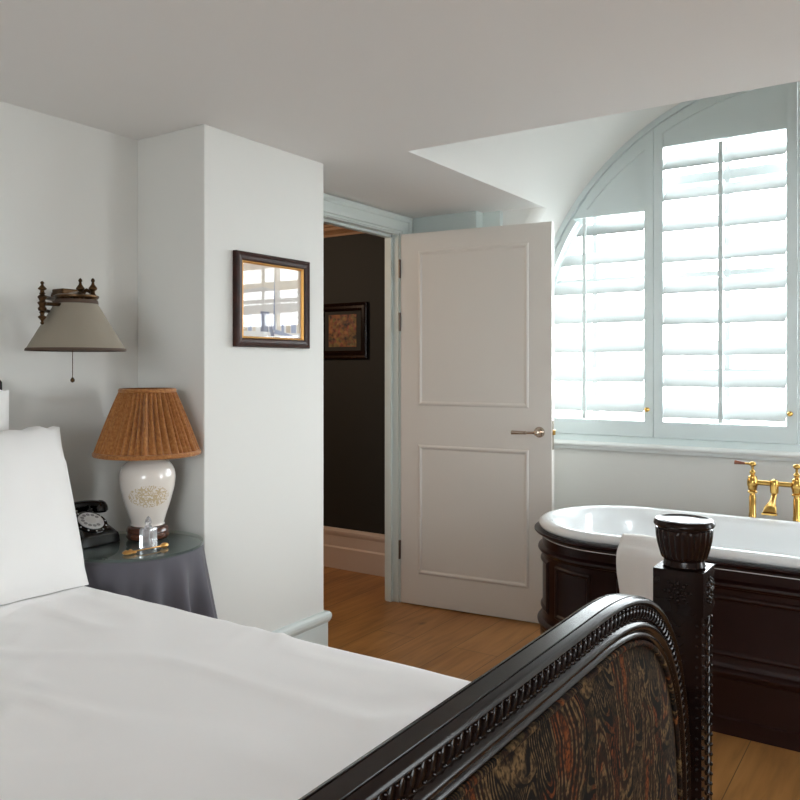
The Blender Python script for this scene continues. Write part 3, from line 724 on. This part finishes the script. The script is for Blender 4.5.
# shade: irregular gathered pleats, inside and outside skins
NS = 420; ph = [0]
while ph[-1] < 2*PI: ph.append(ph[-1]+random.uniform(.10, .21))
sc_ = 2*PI/ph[-1]; ph = [q*sc_ for q in ph]; amp = [random.uniform(.5, 1) for _ in ph]
def pleat(a):
    a %= 2*PI
    import bisect
    k = bisect.bisect_right(ph, a)-1; k = min(k, len(ph)-2)
    t_ = (a-ph[k])/(ph[k+1]-ph[k]); return amp[k]*(sin(PI*t_)**1.1)
zs0, zs1 = .277, .481; rs0, rs1 = .166, .087
sh = MB(); cols = []
for i in range(NS):
    a = 2*PI*i/NS; pl_ = pleat(a+.02*sin(5*a)); col_ = []
    for k in range(15):
        t_ = k/14; r_ = rs0+(rs1-rs0)*t_; env = .2+.8*sin(PI*min(1, max(0, t_*.92+.06)))**.5
        r_ += (-.020+.026*pl_)*env
        col_.append((LX+r_*cos(a), LY+r_*sin(a), ZG+zs0+(zs1-zs0)*t_))
    for k in range(15):
        t_ = 1-k/14; r_ = rs0+(rs1-rs0)*t_-.024
        col_.append((LX+r_*cos(a), LY+r_*sin(a), ZG+zs0+(zs1-zs0)*t_))
    cols.append(col_)
sh.sweep(cols, closed_path=True, closed_prof=True, smooth=True)
sho = obj('lamp_shade', sh, 'shade_orange', lamp, sharp=80)
for z, r_, h_ in ((zs0, rs0, .010), (zs1, rs1, .009)):
    tb = MB().lathe([(r_-.008,z-.004), (r_+.002,z-.004), (r_+.0045,z), (r_+.004,z+h_*.6), (r_+.0005,z+h_), (r_-.008,z+h_)], (LX, LY, ZG), 64, cap=False)
    obj('shade_binding', tb, 'shade_orange', sho)

# telephone
tel = thing('telephone', (-2.265, 1.572, ZG), 'black vintage rotary telephone on the glass-topped bedside table', 'telephone')
px0, px1, py0, py1 = -2.325, -2.175, 1.496, 1.635; pyc = (py0+py1)/2
def tpt(t_, s_, z): # t along depth 0 front..1 back, s across -1..1
    return (px1-(px1-px0)*t_, pyc+s_*(py1-py0)/2, ZG+z)
tbm = MB(); rows = []
NTt = 14
for k in range(NTt+1):
    t_ = k/NTt
    top = .030+.070*(t_**.85) if t_ < .72 else .030+.070*(.72**.85)+.002
    wd = 1.0-.10*t_
    row = []
    cs = [(-1.03,.0), (-1.03,.006), (-1.0,.010), (-.99,.55), (-.95,.85), (-.86,.97), (-.7,1.0), (0,1.0), (.7,1.0), (.86,.97), (.95,.85), (.99,.55), (1.0,.010), (1.03,.006), (1.03,.0)]
    for s_, q in cs:
        ww = wd*(1-.16*max(0, (q*top-.02)/.06))
        row.append(tpt(t_, s_*ww, .004+q*top if q > .02 else q))
    rows.append(row)
tbm.sweep(rows, closed_prof=True, cap=True, smooth=True)
for s_ in (-.8, .8):
    for t_ in (.06, .94): tbm.lathe([(.009,0), (.010,.006)], tpt(t_, s_, 0), 12)
obj('telephone_body', tbm, 'bakelite', tel, bevel=.003, sharp=40)
for s_ in (-.42, .42):
    cr = MB()
    c0 = tpt(.80, s_, .085); cr.box(c0[0]-.03, c0[0]+.022, c0[1]-.010, c0[1]+.010, c0[2]-.004, c0[2]+.014)
    for dx in (-.026, .018): cr.tube([(c0[0]+dx, c0[1], c0[2]+.008), (c0[0]+dx*1.05, c0[1], c0[2]+.026)], [.006, .003], 8)
    obj('handset_cradle', cr, 'bakelite', tel, bevel=.002)
hs = MB(); hx = tpt(.80, 0, 0)[0]
pts = []; rr = []
for k in range(17):
    s_ = -1+2*k/16; pts.append((hx, pyc+s_*.088, ZG+.113-.010*s_**2-.006*abs(s_)**6)); rr.append(.0140+.003*abs(s_)**3)
hs.tube(pts, rr, 14)
for s_ in (-1, 1):
    hs.lathe([(0,-.024), (.022,-.024), (.0265,-.018), (.025,-.004), (.018,.008), (.008,.014), (0,.015)], (hx, pyc+s_*.081, ZG+.105), 20)
obj('handset', hs, 'bakelite', tel)
# dial on the sloping front
dc = Vector(tpt(.36, 0, .030+.070*(.36**.85)+.008)); du = Vector((-.108, 0, .062)).normalized(); dn = Vector((.062, 0, .108)).normalized(); dy = Vector((0, 1, 0))
def disc(mb, cu, cy, r0, h0, h1, n=28, r1=None, mi=0):
    r1 = r1 or r0; vs = []
    for h_, r_ in ((h0, r0), (h1, r1)):
        for i in range(n):
            a = 2*PI*i/n; vs.append(dc+du*(cu+r_*sin(a))+dy*(cy+r_*cos(a))+dn*h_)
    mb.add(vs, [[n+i for i in range(n)], [i for i in range(n)][::-1]] + [(i, (i+1) % n, n+(i+1) % n, n+i) for i in range(n)], mi=mi)
dr = MB(); disc(dr, 0, 0, .053, -.008, .002); disc(dr, 0, 0, .045, .002, .004)
obj('dial_ring', dr, 'bakelite', tel)
dp = MB(); disc(dp, 0, 0, .041, .004, .0075, 36, .0395)
dpo = obj('finger_wheel', dp, 'dial', tel)
dl = MB(); disc(dl, 0, 0, .0155, .0075, .0085, 28)
obj('dial_label', dl, 'dialwhite', dpo)
dh = MB()
for k in range(10):
    a = PI*.12+k*PI*2*.083; disc(dh, .028*sin(a), .028*cos(a), .0062, .0075, .0078, 14)
obj('finger_hole', dh, 'dialgrey', dpo)
dk = MB()
for k in range(10):
    a = PI*.62+k*PI*2*.083; disc(dk, .0488*sin(a), .0488*cos(a), .0028, .002, .0026, 10)
obj('dial_mark', dk, 'dialwhite', tel)

# perfume bottle
PX, PY = -2.030, 1.630
bo = thing('perfume_bottle', (PX, PY, ZG), 'square cut-crystal bottle with pointed stopper standing before the cream lamp', 'bottle')
ro = MB(); s_ = .0205; ang = math.radians(12); ca, sa = cos(ang), sin(ang)
def rsq(hw, z, ch=.2):
    pts = []
    for a, b2 in ((1,1-ch), (1-ch,1), (-1+ch,1), (-1,1-ch), (-1,-1+ch), (-1+ch,-1), (1-ch,-1), (1,-1+ch)):
        a *= hw; b2 *= hw; pts.append((PX+a*ca-b2*sa, PY+a*sa+b2*ca, ZG+z))
    return pts
ro.sweep([rsq(s_, 0), rsq(s_, .054), rsq(s_*.9, .060), rsq(.008, .062), rsq(.008, .068)], closed_prof=True, cap=True)
obj('bottle_body', ro, 'crystal', bo)
st = MB(); st.lathe([(0,.067), (.007,.0685), (.0105,.077), (.0085,.086), (.0035,.094), (0,.097)], (PX, PY, ZG), 8, smooth=False)
obj('stopper', st, 'crystal', bo)

# gold sprig lying on the glass
gs = MB(); G0, G1 = Vector((-2.005, 1.535, ZG+.006)), Vector((-1.985, 1.655, ZG+.007))
pts = [tuple(G0.lerp(G1, t_/8)+Vector((.012*sin(t_/8*PI), 0, .002*sin(t_/8*PI)))) for t_ in range(9)]
gs.tube(pts, .0018, 8); gs.ball(tuple(G1), .010, 10, 7, sc=(1, 1.5, .85))
for k in range(6):
    q = Vector(pts[0])+Vector((.012*sin(k*2.1), .0055*k-.010, 0)); rot = Matrix.Rotation(k*1.1, 3, 'Z'); gs.ball((q.x, q.y, ZG+.005), .011, 8, 5, sc=(1.0, .6, .5), rot=rot)
tag(obj('gold_ornament', gs, 'gold', origin=tuple(G0)), 'small gold sprig-shaped trinket lying on the glass in front of the crystal bottle', 'ornament')

# ------------------------------------------------------------------ wall sconce
SX, SY = -2.15, 1.462
sco = thing('wall_sconce', (BX, 1.56, 1.50), 'antique brass swing-arm wall light with taupe cone shade above the bedside table', 'wall lamp')
WY = 1.568; EX, EY = -2.13, 1.338
bpm = MB(); bpm.lathe([(0,0), (.026,0), (.026,.010), (.022,.016), (.018,.02)], (BX, WY, 1.50), 24, axis='x'); bpm.box(BX+.015, BX+.075, WY-.030, WY+.026, 1.494, 1.524); bpm.tube([(BX+.055, WY, 1.425), (BX+.055, WY, 1.50)], .009, 12)
obj('wall_plate', bpm, 'oldbrass', sco, bevel=.003)
am = MB(); 
am.tube([(BX+.055, WY, 1.480), (EX, EY, 1.472)], .0060, 10); am.tube([(BX+.055, WY, 1.44), (EX, EY, 1.433)], .0050, 10)
am.tube([(EX, EY, 1.452), (SX, SY, 1.455)], .0055, 10)
obj('swing_arm', am, 'oldbrass', sco)
def turned(cx, cy, z0, z1, both, k=1.):
    b = MB(); h_ = z1-z0
    up_ = [(.006,0), (.009,.004), (.006,.008), (.0055,.014), (.0115,.019), (.012,.022), (.0045,.032), (.0035,.038), (.006,.041), (.004,.046), (0,.049)]
    if both:
        mid = z0+.055; pr = [(r_, mid-.010-z) for r_, z in up_[::-1]] + [(.010,mid-.008), (.0125,mid), (.008,mid+.008), (.010,mid+.013), (.0135,mid+.02), (.008,mid+.028), (.010,mid+.034), (.0135,mid+.041), (.009,mid+.048)] + [(r_, mid+.05+z) for r_, z in up_]
    else: pr = [(r_, z0+z) for r_, z in up_]
    b.lathe([(r_*(1.0 if both else 1.05), z0+(z-z0)*k*(1 if both else 1.15)) for r_, z in pr], (cx, cy, 0), 16, cap=False); return b
obj('elbow_joint', turned(EX, EY, 1.394, 1.53, True, .80), 'oldbrass', sco)
cvx, cvy = cos(TH), sin(TH)
for k_, off in enumerate((.012, .052)):
    q = turned(SX+cvx*off*.95, SY+cvy*off*.95, 1.482, 1.53, False); obj('finial', q, 'oldbrass', sco)
gal = MB(); gal.lathe([(.061,1.476), (.064,1.480), (.064,1.484), (.055,1.487), (.03,1.489), (.012,1.495), (0,1.498)], (SX, SY, 0), 28, cap=False); gal.tube([(SX, SY, 1.40), (SX, SY, 1.487)], .011, 10)
for off in (.012, .052): gal.lathe([(.011,1.474), (.011,1.484)], (SX+cvx*off*.95, SY+cvy*off*.95, 0), 12)
gal.tube([(SX+cvx*.02, SY+cvy*.02, 1.492), (SX+cvx*.03, SY+cvy*.03, 1.502), (SX+cvx*.043, SY+cvy*.043, 1.495)], .006, 8)
obj('shade_carrier', gal, 'oldbrass', sco)
cs = MB(); cs.lathe([(.141,1.322), (.0575,1.466), (.056,1.466), (.1395,1.322)], (SX, SY, 0), 72, cap=False)
f_ = cs.f; n_ = 72
for i in range(n_): cs.f.append([3*n_+i, 3*n_+(i+1) % n_, (i+1) % n_, i]); cs.sm.append(True); cs.mi.append(0)
cso = obj('lamp_shade', cs, 'shade_taupe', sco)
tr = MB(); tr.lathe([(.1385,1.318), (.1425,1.318), (.143,1.321), (.1410,1.326), (.139,1.326)], (SX, SY, 0), 72, cap=False); tr.lathe([(.054,1.460), (.0625,1.460), (.062,1.466), (.0595,1.472), (.054,1.472)], (SX, SY, 0), 48, cap=False)
obj('shade_braid', tr, 'shade_trim', cso)
pc = MB(); qx, qy = SX-cvx*.012, SY-cvy*.012
pc.tube([(qx, qy, 1.44), (qx, qy, 1.238)], .0011, 6)
for k in range(28): pc.ball((qx, qy, 1.325-.003*k), .0014, 6, 4)
pco = obj('pull_chain', pc, 'oldbrass', sco)
obj('pull_knob', MB().lathe([(0,1.240), (.003,1.238), (.0065,1.232), (.006,1.227), (.003,1.224), (0,1.223)], (qx, qy, 0), 14, cap=False), 'oldbrass', pco)

# ------------------------------------------------------------------ picture on the chimney breast
def framed(name, P, U, Nn, w_, h_, fw, depth, label, cat, prof, mats):
    """P: lower-left corner, U: along, Nn: out of the wall"""
    P, U, Nn = Vector(P), Vector(U), Vector(Nn); Z_ = Vector((0, 0, 1))
    root = thing(name, tuple(P+U*w_/2), label, cat)
    fm = MB(); rows = []
    for sx, sz, cx, cz in ((1,1,0,0), (-1,1,w_,0), (-1,-1,w_,h_), (1,-1,0,h_)):
        rows.append([tuple(P+U*(cx+sx*a)+Z_*(cz+sz*a)+Nn*d_) for a, d_ in prof])
    fm.sweep(rows, closed_path=True, closed_prof=True)
    obj('frame', fm, mats[0], root)
    return root, P, U, Nn, Z_
FP = [(0,.001), (0,.018), (.003,.023), (.010,.025), (.016,.022), (.026,.020), (.033,.016), (.033,.001)]
PW, PHt = .396, .340
pic, P, U, Nn, Z_ = framed('framed_picture', (CX, 2.018, 1.342), (0, 1, 0), (1, 0, 0), PW, PHt, .034, .025, 'dark wood framed city print with gilt inner edge on the chimney breast', 'picture', FP, ['frame'])
sl = MB(); rows = []
for sx, sz, cx, cz in ((1,1,.032,.032), (-1,1,PW-.032,.032), (-1,-1,PW-.032,PHt-.032), (1,-1,.032,PHt-.032)):
    rows.append([tuple(P+U*(cx+sx*a)+Z_*(cz+sz*a)+Nn*d_) for a, d_ in ((0,.004), (0,.0165), (.003,.0175), (.007,.010), (.007,.004))])
sl.sweep(rows, closed_path=True, closed_prof=True); obj('gilt_slip', sl, 'gold', pic)
pr = MB(); mats = ['p_sky_reflect', 'p_cloud_reflect', 'p_blue', 'p_grey', 'p_tan', 'p_white']
def pq(pts, mi, lay): pr.add([tuple(P+U*(.037+a*(PW-.074))+Z_*(.037+b2*(PHt-.074))+Nn*(.006+.0002*lay)) for a, b2 in pts], [list(range(len(pts)))], mi=mi)
pq([(0,0), (1,0), (1,1), (0,1)], 0, 0)
pq([(0,.62), (.35,.7), (.7,.66), (1,.74), (1,1), (0,1)], 1, 1)
pq([(0,0), (1,0), (1,.16), (.6,.22), (.3,.18), (0,.2)], 5, 2)
for a, w2, h2, mi in ((.02,.07,.22,4), (.10,.06,.30,2), (.17,.05,.2,1), (.30,.13,.36,3), (.44,.06,.28,2), (.57,.07,.33,1), (.65,.05,.26,2), (.73,.08,.24,4), (.82,.09,.30,2), (.92,.06,.22,1)):
    pq([(a, .08), (a+w2, .08), (a+w2, h2), (a, h2)], mi, 3)
pq([(.505, .1), (.55, .1), (.538, .40), (.536, .66), (.528, .9), (.522, .66), (.518, .40)], 2, 4)
pq([(.40, .36), (.47, .02), (.53, .02), (.44, .36)], 3, 5)
pq([(.5, .06), (.95, .0), (1, .0), (.56, .12)], 2, 6)
for k in range(8): pq([(.512+.001*k, .30+.035*k), (.545-.001*k, .30+.035*k), (.545-.001*k, .308+.035*k), (.512+.001*k, .308+.035*k)], 3, 5)
obj('print', pr, mats, pic, recalc=False)
gp = MB(); gp.add([tuple(P+U*a+Z_*b2+Nn*.0085) for a, b2 in ((.034,.034), (PW-.034,.034), (PW-.034,PHt-.034), (.034,PHt-.034))], [(0,1,2,3)]); obj('picture_glass', gp, 'pglass', pic)

# hall picture
FP2 = [(0,.001), (0,.020), (.008,.026), (.02,.022), (.035,.024), (.05,.014), (.05,.001)]
hp_, P, U, Nn, Z_ = framed('framed_picture', (-3.30, HY, 1.322), (1, 0, 0), (0, -1, 0), .392, .35, .05, .026, 'dark framed rust-coloured print on the black hall wall beyond the doorway', 'picture', FP2, ['darkwood'])
gp = MB(); gp.add([tuple(P+U*a+Z_*b2+Nn*.008) for a, b2 in ((.045,.045), (.347,.045), (.347,.305), (.045,.305))], [(0,1,2,3)]); obj('mat_board', gp, 'hallwall', hp_)
gp = MB(); gp.add([tuple(P+U*a+Z_*b2+Nn*.010) for a, b2 in ((.085,.075), (.305,.075), (.305,.278), (.085,.278))], [(0,1,2,3)]); obj('print', gp, 'hallprint', hp_)

# ------------------------------------------------------------------ bath
BXL, BXR, BYC, BR = -1.062, .05, 3.29, .376
tub = thing('bathtub', (-.5, BYC, 0), 'white roll-top bath in a dark mahogany panelled surround under the window', 'bathtub')
def stad(off, n=40, ns=12):
    """closed stadium path, (x, y, nx, ny)"""
    P = []
    for i in range(n+1):
        a = PI/2+PI*i/n; P.append((BXL, BYC, cos(a), sin(a)))
    for i in range(1, ns): P.append((BXL+(BXR-BXL)*i/ns, BYC, 0, -1))
    for i in range(n+1):
        a = -PI/2+PI*i/n; P.append((BXR, BYC, cos(a), sin(a)))
    for i in range(1, ns): P.append((BXR+(BXL-BXR)*i/ns, BYC, 0, 1))
    return P
ST = stad(0)
def stsweep(prof, closed_prof=False, smooth=True):
    return MB().sweep([[(x+nx*(BR+o), y+ny*(BR+o), z) for o, z in prof] for x, y, nx, ny in ST], closed_path=True, closed_prof=closed_prof, smooth=smooth)
enp = [(-.02,.596), (-.006,.597), (0.000,.601), (.004,.609), (.004,.617), (-.001,.626), (-.010,.632), (-.024,.634), (-.040,.631), (-.052,.622), (-.060,.606), (-.068,.57), (-.082,.48), (-.10,.36), (-.125,.27), (-.17,.215), (-.24,.195), (-.33,.19)]
enp = [(o-.018, z+.003) for o, z in enp]; t_ = stsweep(enp); n = len(enp); t_.f.append([i*n+n-1 for i in range(len(ST))]); t_.sm.append(True); t_.mi.append(0)
t_.sweep([[(x+nx*(BR-.02), y+ny*(BR-.02), .596), (x+nx*(BR-.03), y+ny*(BR-.03), .55), (x+nx*(BR-.12), y+ny*(BR-.12), .2), (x+nx*.02, y+ny*.02, .17)] for x, y, nx, ny in ST], closed_path=True, smooth=True)
obj('tub_shell', t_, 'enamel', tub, sharp=60)
wp = [(-.05,0), (-.010,0), (-.010,.055), (-.018,.06), (-.018,.190), (-.013,.196), (-.007,.206), (-.006,.214), (-.012,.222), (-.022,.227), (-.026,.235), (-.028,.245), (-.028,.495), (-.024,.502), (-.014,.506), (-.009,.514), (-.011,.522), (-.020,.527), (-.027,.531), (-.027,.566), (-.022,.572), (-.010,.577), (.000,.583), (.006,.589), (.006,.5955), (-.03,.5955), (-.05,.59)]
obj('tub_surround', stsweep(wp, True), 'tubwood', tub, sharp=28)
# raised panel mouldings round the side
def path_at(s_):
    """arc length s: 0 at the left-most point; + runs along the front to the right"""
    q = PI/2*BR
    if s_ < q: a = PI+s_/BR; return (BXL, BYC, cos(a), sin(a))
    return (BXL+(s_-q), BYC, 0, -1)
pmo = [(0,0), (.004,.006), (.011,.009), (.017,.006), (.022,.0005)]
def panel_frame(s0, s1, z0, z1):
    mb = MB(); n = max(2, int((s1-s0)/.03))
    pts = [(s0+(s1-s0)*i/n, z0, 0, 1) for i in range(n+1)]
    def pt(s_, z, d_): x, y, nx, ny = path_at(s_); r_ = BR-.0285+d_; return (x+nx*r_, y+ny*r_, z)
    def band(z, dirn): return [[pt(max(s0+a, min(s1-a, s0+(s1-s0)*i/n)), z+dirn*a, d_) for a, d_ in pmo] for i in range(n+1)]
    mb.sweep(band(z0, 1), smooth=True); mb.sweep(band(z1, -1), smooth=True)
    mb.sweep([[pt(s0+a, z0+a, d_) for a, d_ in pmo], [pt(s0+a, z1-a, d_) for a, d_ in pmo]], smooth=True)
    mb.sweep([[pt(s1-a, z0+a, d_) for a, d_ in pmo], [pt(s1-a, z1-a, d_) for a, d_ in pmo]], smooth=True)
    return mb
for s0, s1 in ((-.33, -.03), (.02, .30), (.36, .56), (.66, 1.68)):
    obj('panel_moulding', panel_frame(s0, s1, .262, .478), 'tubwood', tub, sharp=60)

# towel over the front rim
tw = MB(); tx0, tx1 = -.972, -.70
tp = []   # (y, z) path: inside the bath, over the rim, down the front
yf = BYC-BR+.018
for i in range(10): tp.append((yf+.062-.010*i/9, .47+.14*i/9))
for i in range(13):
    a = PI*(.06+.80*i/12); tp.append((yf+.024+.030*cos(a), .615+.031*sin(a)))
tp.append((yf-.012, .613)); tp.append((yf-.022, .606)); tp.append((yf-.032, .598))
for i in range(1, 22): tp.append((yf-.036-.003*sin(i*.3), .592-.2*i/21))
NXT = 24; vs = []
for i in range(NXT+1):
    u2 = i/NXT
    for k, (y, z) in enumerate(tp):
        t2 = k/(len(tp)-1); x = tx0+(tx1-tx0)*u2+.012*(t2-.5)*(1-2*u2)+.006*sin(z*20+u2*3)
        fo = .006*sin(u2*11+1+z*3)*min(1, max(0, (.58-z)/.1))
        vs.append((x, y-abs(fo) if k > 24 else y+abs(fo)*.5, z+(.004*sin(u2*7) if k > 10 else 0)))
nk = len(tp)
tw.add(vs, [(i*nk+j, (i+1)*nk+j, (i+1)*nk+j+1, i*nk+j+1) for i in range(NXT) for j in range(nk-1)], True)
two = tag(obj('towel', tw, 'towel', origin=(-.85, yf, .6), sharp=80), 'white towel draped over the front rim of the bath', 'towel')
sm = two.modifiers.new('thickness', 'SOLIDIFY'); sm.thickness = .007; sm.offset = 1

# bath tap on floor-standing pipes
TPY = BYC+BR+.035; T0, T1 = -.652, -.480; TB = .775
tap = thing('bath_tap', ((T0+T1)/2, TPY, 0), 'brass two-handled bath mixer tap standing behind the far rim of the bath', 'tap')
for x in (T0, T1):
    o = obj('standpipe', MB().lathe([(.03,0), (.03,.006), (.013,.010), (.0115,.02), (.0115,.60), (.0155,.602), (.0155,.640), (.0140,.643), (.0140,.715), (.012,.718), (.012,.728), (.0195,.730), (.0205,.736), (.0125,.742)], (x, TPY, 0), 24), 'brass', tap)
    vb = MB(); vb.lathe([(.013,.738), (.018,.744), (.0190,.756), (.0215,.760), (.0225,.775), (.0205,.789), (.0185,.792), (.0185,.800), (.013,.803), (.0085,.806), (.0085,.810), (.0120,.814), (.0125,.819), (.0085,.825), (.0055,.829), (.0055,.842), (.008,.845)], (x, TPY, 0), 24); vb.ball((x, TPY, .853), .0135, 14, 9, sc=(1.1, 1.0, .85))
    obj('valve_body', vb, 'brass', tap)
    sg = -1 if x == T0 else 1
    lv = MB(); lv.tube([(x+sg*.008, TPY, .853), (x+sg*.028, TPY, .854), (x+sg*.03, TPY, .854)], [.0055, .0045, .006], 12)
    lvo = obj('lever', lv, 'brass', tap)
    obj('lever_grip', MB().tube([(x+sg*.029, TPY, .854), (x+sg*.045, TPY, .855), (x+sg*.072, TPY, .857), (x+sg*.0725, TPY, .857)], [.0055, .0068, .0098, .006], 14), 'leverwood', lvo)
xm = (T0+T1)/2
br = MB(); br.tube([(T0, TPY, TB), (T1, TPY, TB)], .0108, 16)
br.lathe([(.008,.731), (.0155,.735), (.017,.745), (.018,.768), (.0185,.782), (.0145,.790), (.006,.794), (0,.795)], (xm, TPY, 0), 24)
obj('mixer_bridge', br, 'brass', tap)
spm = MB()
# spout: round neck flattening into a wide fishtail mouth over the bath
rows = []
for k, (dy, z, w2, h2) in enumerate(((0,.738,.011,.011), (-.010,.724,.0115,.0115), (-.026,.713,.012,.0115), (-.050,.705,.014,.010), (-.078,.697,.019,.009), (-.100,.687,.0235,.0085), (-.112,.676,.0255,.0085), (-.116,.668,.0265,.0085))):
    tl = min(1, k/6)*.9
    rows.append([(xm+w2*cos(2*PI*i/20), TPY+dy-h2*sin(2*PI*i/20)*sin(tl), z+h2*sin(2*PI*i/20)*cos(tl)) for i in range(20)])
spm.sweep(rows, closed_prof=True, cap=True, smooth=True); 
spm.box(xm-.029, xm+.029, TPY-.130, TPY-.104, .661, .668)
obj('spout', spm, 'brass', tap)

# ------------------------------------------------------------------ light
wd = bpy.data.worlds.new('overcast_sky'); SC.world = wd; wd.use_nodes = True
nt = wd.node_tree; bg = nt.nodes['Background']; W0 = 6.8
tc = nt.nodes.new('ShaderNodeTexCoord'); sp = nt.nodes.new('ShaderNodeSeparateXYZ'); nt.links.new(tc.outputs['Generated'], sp.inputs[0])
mr = nt.nodes.new('ShaderNodeMapRange'); mr.inputs[1].default_value = -1; mr.inputs[2].default_value = 1; nt.links.new(sp.outputs[2], mr.inputs[0])
rp_ = nt.nodes.new('ShaderNodeValToRGB'); nt.links.new(mr.outputs[0], rp_.inputs[0]); cr = rp_.color_ramp   # dim ground, bright hazy horizon, dimmer upper sky
st_ = [(.0, .48), (.36, .45), (.47, .75), (.52, 1.), (.68, .9), (.82, .28), (1., .2)]
while len(cr.elements) < len(st_): cr.elements.new(.5)
for e, (p_, v_) in zip(cr.elements, st_): e.position = p_; e.color = (v_*.945, v_*.97, v_, 1)
nt.links.new(rp_.outputs[0], bg.inputs[0]); bg.inputs[1].default_value = W0
def portal(name, loc, rot, sx, sy):
    l = bpy.data.lights.new(name, 'AREA'); l.shape = 'RECTANGLE'; l.size = sx; l.size_y = sy; l.cycles.is_portal = True
    o = bpy.data.objects.new(name, l); o.location = loc; o.rotation_euler = rot; link(o)
portal('daylight_window', (AX, 4.44, 1.8), (-PI/2, 0, 0), 2.8, 2.0)
portal('fill_portal_right', (RX+.17, 3.225, 1.375), (0, PI/2, 0), 1.25, .75)  # this and the rear portal serve the added fill windows
portal('fill_portal_rear', (.725, RY-.17, 1.415), (PI/2, 0, 0), 1.55, 1.13)

hl = bpy.data.lights.new('hall_lamp', 'POINT'); hl.energy = 13; hl.color = (1, .76, .54); hl.shadow_soft_size = .12
ho = bpy.data.objects.new('hall_lamp', hl); ho.location = (-3.7, 2.6, 1.95); link(ho)
SC.view_settings.view_transform = 'Standard'; SC.view_settings.look = 'None'; SC.view_settings.gamma = 1; SC.view_settings.use_curve_mapping = False
SC.view_settings.exposure = 1.52
SC.cycles.max_bounces = 10; SC.cycles.diffuse_bounces = 6; SC.cycles.transparent_max_bounces = 12
